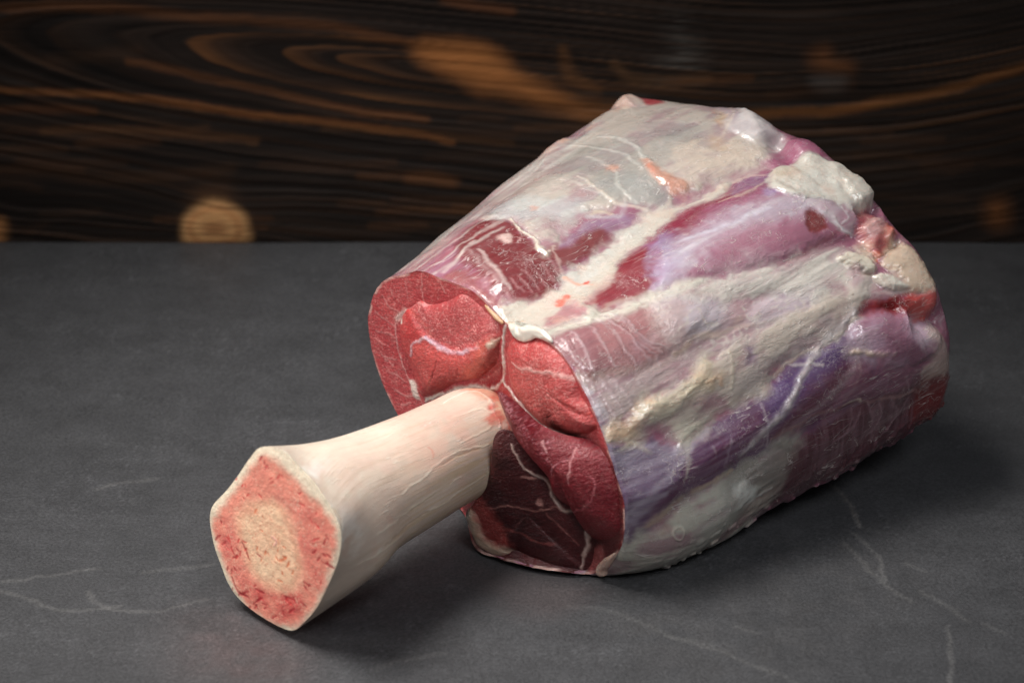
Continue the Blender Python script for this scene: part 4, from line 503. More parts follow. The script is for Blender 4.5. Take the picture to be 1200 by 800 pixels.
BONE = [[[-0.0776,0.5679,0.0037],[-0.0718,0.5634,0.0107],[-0.0666,0.5595,0.0199],[-0.0624,0.5565,0.0305],[-0.0589,0.554,0.0405],[-0.0571,0.5529,0.0482],[-0.0568,0.5531,0.0548],[-0.059,0.5555,0.0606],[-0.0625,0.5591,0.065],[-0.0664,0.563,0.0686],[-0.0713,0.5678,0.0713],[-0.0774,0.5737,0.0737],[-0.0853,0.5807,0.0705],[-0.0902,0.5846,0.0634],[-0.095,0.5881,0.0546],[-0.0999,0.5916,0.0465],[-0.1058,0.5959,0.0377],[-0.1076,0.5968,0.0318],[-0.1073,0.5959,0.0258],[-0.1063,0.5944,0.0203],[-0.1042,0.592,0.0146],[-0.1015,0.589,0.0085],[-0.0969,0.5847,0.0045],[-0.0883,0.577,0.0026]],[[-0.0518,0.5741,0.0197],[-0.0484,0.5709,0.0243],[-0.0459,0.5687,0.03],[-0.0446,0.5676,0.0364],[-0.0446,0.5678,0.0432],[-0.0458,0.5691,0.0498],[-0.0481,0.5716,0.0558],[-0.0515,0.575,0.0607],[-0.0556,0.579,0.0644],[-0.0602,0.5836,0.0664],[-0.065,0.5882,0.0666],[-0.0697,0.5926,0.0651],[-0.0738,0.5966,0.062],[-0.0773,0.5997,0.0574],[-0.0797,0.6019,0.0517],[-0.081,0.603,0.0452],[-0.0811,0.6028,0.0385],[-0.0799,0.6015,0.0319],[-0.0775,0.599,0.0259],[-0.0742,0.5957,0.0209],[-0.0701,0.5916,0.0173],[-0.0654,0.5871,0.0153],[-0.0606,0.5824,0.015],[-0.056,0.578,0.0165]],[[-0.0421,0.5886,0.0227],[-0.0391,0.5858,0.0266],[-0.037,0.584,0.0315],[-0.0358,0.583,0.037],[-0.0358,0.5832,0.0428],[-0.0367,0.5843,0.0485],[-0.0387,0.5864,0.0536],[-0.0415,0.5893,0.0579],[-0.045,0.5928,0.061],[-0.0489,0.5967,0.0627],[-0.053,0.6007,0.063],[-0.0569,0.6045,0.0617],[-0.0605,0.6079,0.0591],[-0.0635,0.6106,0.0552],[-0.0656,0.6125,0.0503],[-0.0667,0.6134,0.0448],[-0.0668,0.6133,0.039],[-0.0659,0.6121,0.0334],[-0.0639,0.61,0.0282],[-0.0611,0.6071,0.024],[-0.0576,0.6036,0.0208],[-0.0537,0.5997,0.0191],[-0.0496,0.5957,0.0188],[-0.0456,0.5919,0.0201]],[[-0.0269,0.6053,0.024],[-0.0241,0.6028,0.0276],[-0.0222,0.6011,0.0321],[-0.0211,0.6002,0.0372],[-0.021,0.6004,0.0425],[-0.0219,0.6014,0.0477],[-0.0237,0.6034,0.0525],[-0.0263,0.606,0.0564],[-0.0295,0.6093,0.0593],[-0.0331,0.6128,0.0609],[-0.0369,0.6165,0.0611],[-0.0405,0.62,0.06],[-0.0438,0.6231,0.0575],[-0.0466,0.6257,0.054],[-0.0485,0.6274,0.0495],[-0.0496,0.6282,0.0444],[-0.0497,0.6281,0.039],[-0.0488,0.6271,0.0338],[-0.047,0.6251,0.0291],[-0.0444,0.6224,0.0252],[-0.0412,0.6192,0.0223],[-0.0376,0.6156,0.0207],[-0.0338,0.612,0.0204],[-0.0302,0.6084,0.0216]],[[-0.0148,0.6215,0.0228],[-0.0121,0.6191,0.0261],[-0.01,0.6173,0.0303],[-0.0088,0.6165,0.0352],[-0.0084,0.6166,0.0403],[-0.009,0.6176,0.0454],[-0.0104,0.6196,0.05],[-0.0126,0.6222,0.0539],[-0.0155,0.6254,0.0568],[-0.0188,0.6289,0.0586],[-0.0223,0.6326,0.059],[-0.0258,0.6361,0.0581],[-0.029,0.6392,0.0559],[-0.0317,0.6416,0.0526],[-0.0338,0.6434,0.0483],[-0.035,0.6442,0.0435],[-0.0354,0.6441,0.0384],[-0.0348,0.6431,0.0333],[-0.0334,0.6411,0.0287],[-0.0312,0.6385,0.0247],[-0.0283,0.6353,0.0218],[-0.025,0.6318,0.0201],[-0.0215,0.6281,0.0197],[-0.018,0.6246,0.0206]],[[-0.0057,0.6308,0.0221],[-0.003,0.6284,0.0255],[-0.001,0.6267,0.0297],[0.0002,0.6258,0.0346],[0.0005,0.6259,0.0397],[-0.0001,0.627,0.0447],[-0.0016,0.6289,0.0494],[-0.0039,0.6315,0.0533],[-0.0068,0.6347,0.0562],[-0.0102,0.6382,0.0579],[-0.0137,0.6418,0.0582],[-0.0172,0.6453,0.0573],[-0.0204,0.6484,0.055],[-0.0231,0.6508,0.0517],[-0.0251,0.6525,0.0474],[-0.0263,0.6534,0.0426],[-0.0266,0.6533,0.0375],[-0.026,0.6522,0.0324],[-0.0245,0.6503,0.0278],[-0.0222,0.6477,0.0239],[-0.0193,0.6445,0.021],[-0.016,0.641,0.0193],[-0.0124,0.6374,0.0189],[-0.0089,0.6339,0.0199]],[[0.0002,0.6421,0.0222],[0.0025,0.64,0.0252],[0.0042,0.6386,0.0288],[0.0051,0.6379,0.033],[0.0053,0.6379,0.0374],[0.0046,0.6388,0.0417],[0.0032,0.6404,0.0457],[0.0012,0.6427,0.049],[-0.0014,0.6454,0.0514],[-0.0043,0.6484,0.0528],[-0.0074,0.6514,0.0531],[-0.0104,0.6544,0.0522],[-0.0131,0.657,0.0502],[-0.0154,0.6591,0.0473],[-0.0171,0.6605,0.0436],[-0.018,0.6612,0.0394],[-0.0182,0.6611,0.035],[-0.0176,0.6602,0.0307],[-0.0162,0.6586,0.0268],[-0.0141,0.6564,0.0235],[-0.0115,0.6537,0.021],[-0.0086,0.6507,0.0196],[-0.0055,0.6476,0.0194],[-0.0025,0.6447,0.0203]],[[0.0062,0.6582,0.022],[0.0079,0.6567,0.0242],[0.0091,0.6556,0.0268],[0.0097,0.6551,0.0299],[0.0098,0.6552,0.0331],[0.0094,0.6558,0.0362],[0.0083,0.657,0.039],[0.0068,0.6586,0.0414],[0.0049,0.6606,0.0431],[0.0028,0.6627,0.0441],[0.0006,0.6649,0.0443],[-0.0016,0.667,0.0437],[-0.0036,0.6689,0.0422],[-0.0052,0.6704,0.0401],[-0.0064,0.6715,0.0374],[-0.0071,0.672,0.0344],[-0.0072,0.6719,0.0312],[-0.0067,0.6713,0.0281],[-0.0057,0.6701,0.0253],[-0.0042,0.6685,0.0229],[-0.0023,0.6666,0.0211],[-0.0002,0.6644,0.0201],[0.0021,0.6622,0.02],[0.0042,0.6601,0.0206]],[[0.0135,0.6749,0.0212],[0.0146,0.6738,0.0226],[0.0155,0.6731,0.0244],[0.0159,0.6728,0.0265],[0.016,0.6728,0.0287],[0.0157,0.6733,0.0308],[0.015,0.674,0.0327],[0.014,0.6751,0.0343],[0.0127,0.6765,0.0355],[0.0113,0.6779,0.0362],[0.0098,0.6794,0.0363],[0.0083,0.6809,0.0359],[0.0069,0.6822,0.0349],[0.0058,0.6832,0.0335],[0.005,0.6839,0.0317],[0.0045,0.6843,0.0296],[0.0045,0.6842,0.0275],[0.0048,0.6838,0.0253],[0.0055,0.683,0.0234],[0.0065,0.6819,0.0218],[0.0077,0.6806,0.0206],[0.0092,0.6791,0.0199],[0.0107,0.6776,0.0198],[0.0122,0.6761,0.0202]]]
BONE_U = [0.0,22.2341,39.5441,62.1463,83.1866,95.9972,108.1617,124.7095,142.5941]
BONE_L = [
["p",[[9.6,103.1],[46.8,104.5],[53.2,86.7],[33.4,58.2],[7.7,62.0],[5.6,86.5]],[236,224,206],0.6,4.62,0.0,0,"",""],
["p",[[1.3,88.4],[14.4,81.2],[8.6,75.3],[-1.4,79.5]],[246,242,236],0.75,3.3,0.0,0,"m",""],
["p",[[1.7,66.0],[10.0,56.0],[13.2,47.1],[8.8,35.8],[0.3,45.2],[-0.1,58.6]],[246,240,230],0.7,3.3,0.0,0,"m",""],
["l",[[0.3,64.8],[2.3,59.6],[0.9,53.1]],[214,188,160],0.8,0.66,0.41,-0.3,"",""],
["l",[[0.4,97.7],[-1.3,85.7],[-1.8,71.5]],[228,214,196],0.8,1.32,0.83,0,"",""],
["p",[[37.7,80.5],[57.9,80.8],[64.5,61.2],[44.3,52.3],[25.6,61.6]],[232,206,186],0.5,4.62,0.0,0,"",""],
["p",[[44.4,62.6],[69.2,71.1],[73.5,61.7],[54.8,45.4],[36.4,42.6]],[230,200,176],0.5,4.62,0.0,0,"m",""],
["l",[[57.1,63.5],[58.1,60.4],[58.0,56.0]],[222,110,84],0.8,0.49,0.3,0,"",""],
["p",[[40.5,39.9],[79.5,53.1],[96.0,43.5],[94.6,2.7],[53.4,7.2],[20.0,22.2]],[206,178,140],0.6,4.62,0.0,0,"s",""],  # warm tan bounce light painted into the bone's lower side
["l",[[37.6,46.6],[61.1,52.3],[83.8,50.6]],[236,224,204],0.6,0.66,0.36,0.2,"",""],
["l",[[19.2,36.4],[44.8,37.1],[66.7,38.1]],[236,224,204],0.6,0.66,0.36,0.2,"",""],
["l",[[48.9,28.6],[71.2,29.2],[87.9,34.0]],[236,224,204],0.6,0.66,0.36,0.2,"",""],
["l",[[71.6,56.9],[88.2,59.1]],[236,224,204],0.6,0.66,0.36,0.2,"",""],
["l",[[12.7,28.9],[34.8,26.4]],[236,224,204],0.6,0.66,0.36,0.2,"",""],
["l",[[75.2,74.5],[87.6,72.8],[93.3,65.0]],[236,224,204],0.6,0.66,0.36,0.2,"",""],
["l",[[39.7,35.4],[62.1,38.2]],[186,152,116],0.5,0.66,0.3,-0.15,"",""],
["l",[[23.5,29.0],[48.9,28.6]],[186,152,116],0.5,0.66,0.3,-0.15,"",""],
["l",[[60.3,49.8],[78.8,50.5]],[186,152,116],0.5,0.66,0.3,-0.15,"",""],
["p",[[98.6,100.7],[110.4,96.2],[106.3,72.0],[96.4,60.4],[96.3,74.5],[92.5,85.1]],[226,196,166],0.9,1.65,0.0,0,"",""],
["l",[[79.6,90.3],[91.1,90.9],[96.0,82.3],[94.8,67.6],[92.5,56.7]],[236,228,214],0.8,0.99,0.58,0.5,"",""],
["p",[[94.4,75.6],[112.9,80.6],[94.9,44.2],[86.4,43.4],[87.3,59.9]],[190,50,40],0.85,2.31,0.0,0,"m",""],
["p",[[95.8,102.4],[110.4,95.0],[104.8,72.1],[90.0,77.2]],[206,120,100],0.6,2.64,0.0,0,"m",""],
["p",[[55.5,83.8],[82.0,77.8],[79.5,53.1],[51.2,47.9]],[224,180,164],0.5,5.28,0.0,0,"m",""],
["p",[[23.7,90.2],[48.9,85.8],[40.4,54.3],[7.7,62.0]],[232,200,184],0.5,5.94,0.0,0,"m",""],
]
BONE_FRAME = [[-0.082,0.5754,0.0366],[0.711,-0.7032,-0.0],[0.027,0.0273,0.9993]]
BONE_DIR = [-0.7027,-0.7105,0.0385]
BONE_C = [-0.0819,0.5748,0.0377]
BONE_FACE = [
["p",[[-24.8,37.9],[28.6,50.5],[31.6,-31.2],[-26.3,-48.8]],[230,212,188],1,0.66,0.0,0,"",""],
["p",[[-4.1,31.6],[4.0,31.5],[10.5,29.5],[17.7,26.6],[24.7,24.2],[29.5,20.3],[31.5,13.6],[29.3,3.1],[24.2,-9.4],[18.0,-21.3],[11.2,-30.1],[4.2,-32.3],[-6.9,-33.8],[-15.1,-31.5],[-22.8,-23.8],[-28.2,-14.9],[-31.0,-7.0],[-26.9,1.1],[-20.3,9.6],[-14.8,18.0],[-9.9,26.0]],[234,146,126],1,1.65,0.0,-0.25,"",""],
["p",[[-7.0,26.9],[0.2,29.6],[5.6,25.3],[8.2,18.5],[2.1,12.4],[-7.6,12.3],[-14.4,8.8]],[226,136,120],0.8,2.31,0.0,0,"m",""],
["p",[[9.8,26.9],[23.2,22.8],[29.8,14.3],[27.8,1.7],[21.2,-9.9],[14.9,-2.3],[12.1,10.0],[10.9,19.6]],[218,112,102],0.7,2.64,0.0,0,"m",""],
["p",[[-27.9,-9.0],[-22.9,-1.5],[-17.4,-9.6],[-12.2,-21.4],[-4.0,-28.3],[-13.0,-28.9],[-21.5,-21.3]],[210,92,90],0.75,2.64,0.0,0,"m",""],
["p",[[-12.5,-25.0],[5.4,-17.0],[18.1,-11.2],[13.2,-25.8],[0.2,-31.6]],[208,84,80],0.8,2.64,0.0,0,"m",""],
["p",[[9.9,22.4],[18.4,22.6],[24.8,17.2],[25.1,9.0],[18.6,9.5],[13.4,15.7]],[232,190,172],0.6,2.64,0.0,0,"g",""],
["p",[[-4.1,31.6],[4.0,31.5],[10.5,29.5],[17.7,26.6],[24.7,24.2],[29.5,20.3],[31.5,13.6],[29.3,3.1],[24.2,-9.4],[18.0,-21.3],[11.2,-30.1],[4.2,-32.3],[-6.9,-33.8],[-15.1,-31.5],[-22.8,-23.8],[-28.2,-14.9],[-31.0,-7.0],[-26.9,1.1],[-20.3,9.6],[-14.8,18.0],[-9.9,26.0]],[242,196,170],0.5,1.32,0.0,0,"g",""],
["p",[[-16.1,4.1],[-8.1,12.2],[1.3,16.1],[7.9,14.3],[12.9,3.6],[15.3,-4.5],[9.7,-15.7],[0.1,-19.4],[-8.1,-17.4],[-13.9,-9.8],[-16.9,-2.4]],[244,198,164],1,3.3,0.0,0.1,"",""],
["e",[[-14.8,3.6],[-7.6,11.0],[1.3,14.8],[7.3,13.0],[12.0,3.3],[14.0,-4.4],[8.8,-14.7],[0.2,-17.9],[-7.7,-16.5],[-12.9,-9.4],[-15.6,-2.5]],[214,130,100],0.25,1.98,0.49,-0.05,"",""],
["p",[[0.3,8.4],[9.9,2.3],[11.9,-7.1],[5.4,-14.1],[1.9,-4.7]],[234,162,126],0.6,2.64,0.0,0,"m",""],
["p",[[-13.8,3.7],[-2.3,12.6],[7.8,8.1],[13.2,-5.1],[6.3,-15.1],[-7.7,-15.0]],[240,204,170],0.7,2.64,0.0,0,"m",""],
["p",[[-13.8,3.7],[-2.3,12.6],[7.8,8.1],[13.2,-5.1],[6.3,-15.1],[-7.7,-15.0]],[216,120,90],0.55,1.98,0.0,0,"g",""],
["l",[[-12.4,-25.9],[-16.3,-29.6]],[168,16,36],0.85,0.4,0.51,-0.1,"",""],
["l",[[-2.1,28.7],[-3.0,27.0]],[168,16,36],0.85,0.4,0.4,-0.1,"",""],
["l",[[-5.4,-25.3],[-8.6,-28.7]],[168,16,36],0.85,0.4,0.49,-0.1,"",""],
["l",[[-19.8,-18.6],[-18.5,-19.9]],[168,16,36],0.85,0.4,0.52,-0.1,"",""],
["l",[[28.1,13.2],[28.2,12.4]],[168,16,36],0.85,0.4,0.26,-0.1,"",""],
["l",[[1.8,-29.4],[-1.0,-31.9]],[168,16,36],0.85,0.4,0.32,-0.1,"",""],
["l",[[27.3,14.3],[27.8,13.3]],[168,16,36],0.85,0.4,0.36,-0.1,"",""],
["l",[[-23.2,-20.5],[-23.6,-21.9]],[168,16,36],0.85,0.4,0.28,-0.1,"",""],
["l",[[-8.6,-30.3],[-7.5,-31.5]],[168,16,36],0.85,0.4,0.47,-0.1,"",""],
["l",[[26.6,11.9],[25.8,10.3]],[168,16,36],0.85,0.4,0.36,-0.1,"",""],
["l",[[-8.8,-22.9],[-4.1,-22.7]],[168,16,36],0.85,0.4,0.52,-0.1,"",""],
["l",[[-20.8,-28.5],[-21.5,-29.8]],[168,16,36],0.85,0.4,0.4,-0.1,"",""],
["l",[[-24.3,-10.6],[-26.2,-13.2]],[168,16,36],0.85,0.4,0.49,-0.1,"",""],
["l",[[-26.7,-3.0],[-26.3,-4.2]],[168,16,36],0.85,0.4,0.38,-0.1,"",""],
["l",[[18.8,-8.9],[18.2,-10.2]],[168,16,36],0.85,0.4,0.28,-0.1,"",""],
["l",[[-20.1,-12.8],[-19.6,-13.6]],[168,16,36],0.85,0.4,0.25,-0.1,"",""],
["l",[[7.2,-19.8],[7.1,-21.0]],[168,16,36],0.85,0.4,0.32,-0.1,"",""],
["l",[[-1.9,28.4],[-1.1,27.7]],[168,16,36],0.85,0.4,0.25,-0.1,"",""],
["l",[[-6.0,-25.4],[-7.8,-27.4]],[168,16,36],0.85,0.4,0.32,-0.1,"",""],
["l",[[6.2,-19.8],[11.2,-19.3]],[168,16,36],0.85,0.4,0.51,-0.1,"",""],
["l",[[25.3,6.2],[26.6,5.6]],[168,16,36],0.85,0.4,0.35,-0.1,"",""],
["l",[[-26.7,-9.3],[-30.2,-12.4]],[168,16,36],0.85,0.4,0.39,-0.1,"",""],
["l",[[24.4,4.3],[22.8,1.9]],[168,16,36],0.85,0.4,0.52,-0.1,"",""],
["l",[[5.7,-26.3],[5.5,-27.8]],[168,16,36],0.85,0.4,0.36,-0.1,"",""],
["l",[[14.5,-18.4],[16.6,-19.2]],[168,16,36],0.85,0.4,0.43,-0.1,"",""],
["l",[[15.9,-9.4],[19.0,-9.5]],[168,16,36],0.85,0.4,0.42,-0.1,"",""],
["l",[[-3.2,-28.3],[-4.4,-29.8]],[168,16,36],0.85,0.4,0.25,-0.1,"",""],
["l",[[-8.0,-29.8],[-9.7,-32.2]],[168,16,36],0.85,0.4,0.42,-0.1,"",""],
["l",[[-16.5,-28.4],[-17.7,-30.5]],[168,16,36],0.85,0.4,0.35,-0.1,"",""],
["l",[[27.1,6.9],[29.4,6.0]],[168,16,36],0.85,0.4,0.53,-0.1,"",""],
["l",[[-21.1,-20.5],[-21.2,-22.1]],[168,16,36],0.85,0.4,0.48,-0.1,"",""],
["l",[[27.7,3.7],[27.1,2.2]],[168,16,36],0.85,0.4,0.42,-0.1,"",""],
["l",[[11.0,-18.3],[11.8,-19.7]],[168,16,36],0.85,0.4,0.48,-0.1,"",""],
["l",[[-8.6,-28.7],[-9.9,-30.4]],[168,16,36],0.85,0.4,0.3,-0.1,"",""],
["l",[[-18.2,-10.3],[-17.2,-11.0]],[168,16,36],0.85,0.4,0.33,-0.1,"",""],
["l",[[-5.3,-27.6],[-3.3,-27.5]],[168,16,36],0.85,0.4,0.26,-0.1,"",""],
["l",[[16.2,-10.9],[17.3,-11.8]],[168,16,36],0.85,0.4,0.39,-0.1,"",""],
["l",[[24.7,2.8],[25.8,2.3]],[168,16,36],0.85,0.4,0.25,-0.1,"",""],
["l",[[26.5,2.5],[30.5,2.5]],[168,16,36],0.85,0.4,0.52,-0.1,"",""],
["l",[[22.6,6.7],[20.6,4.2]],[168,16,36],0.85,0.4,0.45,-0.1,"",""],
["l",[[-4.8,31.4],[-6.2,29.5]],[168,16,36],0.85,0.4,0.44,-0.1,"",""],
["l",[[11.3,-22.8],[8.5,-25.8]],[168,16,36],0.85,0.4,0.5,-0.1,"",""],
["l",[[6.2,-27.7],[6.5,-28.4]],[168,16,36],0.85,0.4,0.25,-0.1,"",""],
["l",[[-11.6,-32.2],[-12.8,-33.8]],[168,16,36],0.85,0.4,0.41,-0.1,"",""],
["l",[[-3.7,29.8],[-3.6,28.5]],[168,16,36],0.85,0.4,0.39,-0.1,"",""],
["l",[[-8.0,-8.2],[-5.7,-8.7]],[168,16,36],0.85,0.4,0.42,-0.1,"",""],
["l",[[23.9,-5.6],[23.9,-6.9]],[206,60,60],0.85,0.4,0.33,-0.1,"",""],
["l",[[22.0,16.9],[23.9,16.3]],[206,60,60],0.85,0.4,0.39,-0.1,"",""],
["l",[[14.4,21.1],[17.0,20.9]],[206,60,60],0.85,0.4,0.41,-0.1,"",""],
["l",[[-12.9,-8.2],[-14.2,-9.6]],[206,60,60],0.85,0.4,0.21,-0.1,"",""],
["l",[[25.8,6.5],[26.9,5.8]],[206,60,60],0.85,0.4,0.32,-0.1,"",""],
["l",[[-11.4,14.0],[-12.8,12.7]],[206,60,60],0.85,0.4,0.21,-0.1,"",""],
["l",[[-6.5,15.9],[-4.8,15.2]],[206,60,60],0.85,0.4,0.4,-0.1,"",""],
["l",[[21.5,-3.4],[21.8,-4.3]],[206,60,60],0.85,0.4,0.29,-0.1,"",""],
["l",[[7.8,-20.0],[7.6,-21.0]],[206,60,60],0.85,0.4,0.25,-0.1,"",""],
["l",[[-20.9,-11.0],[-20.9,-12.4]],[206,60,60],0.85,0.4,0.39,-0.1,"",""],
["l",[[-7.1,-24.4],[-6.9,-25.6]],[206,60,60],0.85,0.4,0.34,-0.1,"",""],
["l",[[-14.5,16.3],[-15.6,14.9]],[206,60,60],0.85,0.4,0.29,-0.1,"",""],
["l",[[-16.3,-10.7],[-16.7,-12.4]],[206,60,60],0.85,0.4,0.43,-0.1,"",""],
["l",[[22.8,20.9],[22.4,20.0]],[206,60,60],0.85,0.4,0.22,-0.1,"",""],
["l",[[9.7,-21.4],[8.6,-22.6]],[206,60,60],0.85,0.4,0.21,-0.1,"",""],
["l",[[-16.6,-6.2],[-17.7,-7.7]],[206,60,60],0.85,0.4,0.31,-0.1,"",""],
["l",[[4.4,27.9],[2.9,25.9]],[206,60,60],0.85,0.4,0.4,-0.1,"",""],
["l",[[0.9,25.5],[-0.4,24.2]],[206,60,60],0.85,0.4,0.23,-0.1,"",""],
["l",[[-8.2,-20.8],[-9.3,-22.2]],[206,60,60],0.85,0.4,0.26,-0.1,"",""],
["l",[[-6.1,-25.7],[-4.8,-26.0]],[206,60,60],0.85,0.4,0.24,-0.1,"",""],
["l",[[-14.6,11.5],[-13.8,11.2]],[206,60,60],0.85,0.4,0.21,-0.1,"",""],
["l",[[27.5,13.1],[26.7,12.1]],[206,60,60],0.85,0.4,0.21,-0.1,"",""],
["l",[[-11.5,-24.3],[-11.3,-25.2]],[206,60,60],0.85,0.4,0.23,-0.1,"",""],
["l",[[-18.3,16.9],[-19.1,15.7]],[206,60,60],0.85,0.4,0.24,-0.1,"",""],
["l",[[1.4,24.2],[-0.2,22.7]],[206,60,60],0.85,0.4,0.26,-0.1,"",""],
["l",[[7.1,-21.3],[9.6,-21.8]],[206,60,60],0.85,0.4,0.42,-0.1,"",""],
["l",[[-22.8,-8.9],[-21.3,-9.4]],[206,60,60],0.85,0.4,0.32,-0.1,"",""],
["l",[[13.8,24.6],[14.7,23.8]],[206,60,60],0.85,0.4,0.34,-0.1,"",""],
["l",[[-22.5,-7.2],[-21.9,-8.0]],[206,60,60],0.85,0.4,0.3,-0.1,"",""],
["l",[[-17.4,-13.0],[-20.9,-15.6]],[206,60,60],0.85,0.4,0.32,-0.1,"",""],
["l",[[-20.4,-12.2],[-20.4,-13.0]],[206,60,60],0.85,0.4,0.23,-0.1,"",""],
["l",[[-23.3,-8.1],[-22.1,-8.8]],[206,60,60],0.85,0.4,0.36,-0.1,"",""],
["l",[[24.0,12.0],[20.5,9.3]],[206,60,60],0.85,0.4,0.34,-0.1,"",""],
["l",[[19.7,17.2],[20.9,16.4]],[206,60,60],0.85,0.4,0.39,-0.1,"",""],
["l",[[23.6,16.6],[23.7,15.8]],[206,60,60],0.85,0.4,0.28,-0.1,"",""],
["l",[[-17.8,-12.8],[-18.8,-14.5]],[206,60,60],0.85,0.4,0.34,-0.1,"",""],
["l",[[-14.9,-6.1],[-13.3,-6.2]],[206,60,60],0.85,0.4,0.22,-0.1,"",""],
["l",[[-13.6,16.6],[-13.3,15.8]],[206,60,60],0.85,0.4,0.26,-0.1,"",""],
["l",[[5.3,28.0],[5.6,27.3]],[206,60,60],0.85,0.4,0.26,-0.1,"",""],
["l",[[15.6,25.3],[14.7,24.2]],[206,60,60],0.85,0.4,0.21,-0.1,"",""],
["l",[[5.7,-3.5],[7.4,-3.7]],[214,110,70],0.85,0.4,0.26,-0.1,"",""],
["l",[[-5.6,2.5],[-4.1,2.1]],[214,110,70],0.85,0.4,0.29,-0.1,"",""],
["l",[[2.1,-5.5],[3.2,-6.2]],[214,110,70],0.85,0.4,0.3,-0.1,"",""],
["l",[[-2.9,-5.4],[-2.8,-6.6]],[214,110,70],0.85,0.4,0.38,-0.1,"",""],
["l",[[-5.4,-9.5],[-5.6,-10.4]],[214,110,70],0.85,0.4,0.24,-0.1,"",""],
["l",[[-4.4,8.6],[-3.9,7.8]],[214,110,70],0.85,0.4,0.28,-0.1,"",""],
["l",[[5.1,-9.4],[5.3,-10.9]],[214,110,70],0.85,0.4,0.44,-0.1,"",""],
["l",[[7.9,-3.1],[3.8,-6.4]],[214,110,70],0.85,0.4,0.45,-0.1,"",""],
["l",[[-7.5,10.1],[-8.4,8.4]],[214,110,70],0.85,0.4,0.41,-0.1,"",""],
["l",[[-3.5,-6.3],[-3.5,-7.3]],[214,110,70],0.85,0.4,0.29,-0.1,"",""],
["l",[[8.5,-4.7],[7.7,-6.4]],[214,110,70],0.85,0.4,0.4,-0.1,"",""],
["l",[[8.8,-4.1],[9.0,-5.3]],[214,110,70],0.85,0.4,0.37,-0.1,"",""],
["l",[[3.6,-1.6],[3.2,-2.9]],[214,110,70],0.85,0.4,0.33,-0.1,"",""],
["l",[[-1.9,-5.8],[-1.3,-6.4]],[214,110,70],0.85,0.4,0.22,-0.1,"",""],
["l",[[10.8,-6.5],[10.3,-8.1]],[214,110,70],0.85,0.4,0.38,-0.1,"",""],
["l",[[6.0,0.3],[7.3,0.1]],[214,110,70],0.85,0.4,0.21,-0.1,"",""],
["l",[[2.9,-14.3],[5.4,-14.4]],[214,110,70],0.85,0.4,0.36,-0.1,"",""],
["l",[[-7.0,-5.1],[-7.6,-6.4]],[214,110,70],0.85,0.4,0.31,-0.1,"",""],
["l",[[-15.1,-6.9],[-13.4,-9.6],[-11.6,-12.3]],[150,10,24],0.9,0.49,0.33,-0.2,"",""],
["l",[[-20.9,-23.9],[-17.6,-28.9],[-12.0,-28.5]],[160,10,30],0.8,0.66,0.41,-0.2,"",""],
["l",[[0.3,1.9],[2.8,1.2],[1.1,-1.5]],[240,180,170],0.8,0.4,0.23,0.3,"",""],
]
FLAPS = [
["fat_flap",[[-0.0012,0.6393,0.0871],[0.0009,0.636,0.0867],[0.0031,0.6329,0.0866],[0.0055,0.6303,0.088],[0.0085,0.6274,0.0902],[0.0115,0.6235,0.0909],[0.0144,0.6197,0.0902]],[0.0008,0.0022,0.0028,0.0026,0.0022,0.0018,0.0006],[216,208,196]],
["membrane_tip",[[0.0374,0.5964,0.0167],[0.0352,0.5995,0.0116],[0.0333,0.603,0.0062],[0.0328,0.6036,0.0032],[0.0331,0.6035,0.0018]],[0.0006,0.0016,0.0022,0.0021,0.0009],[182,150,136]],
["fat_flap",[[-0.0031,0.6413,0.0864],[-0.005,0.6433,0.0871],[-0.0075,0.6459,0.0886],[-0.01,0.6488,0.0902]],[0.0006,0.001,0.0009,0.0004],[206,160,120]],
]
WALL_Y = 0.8974
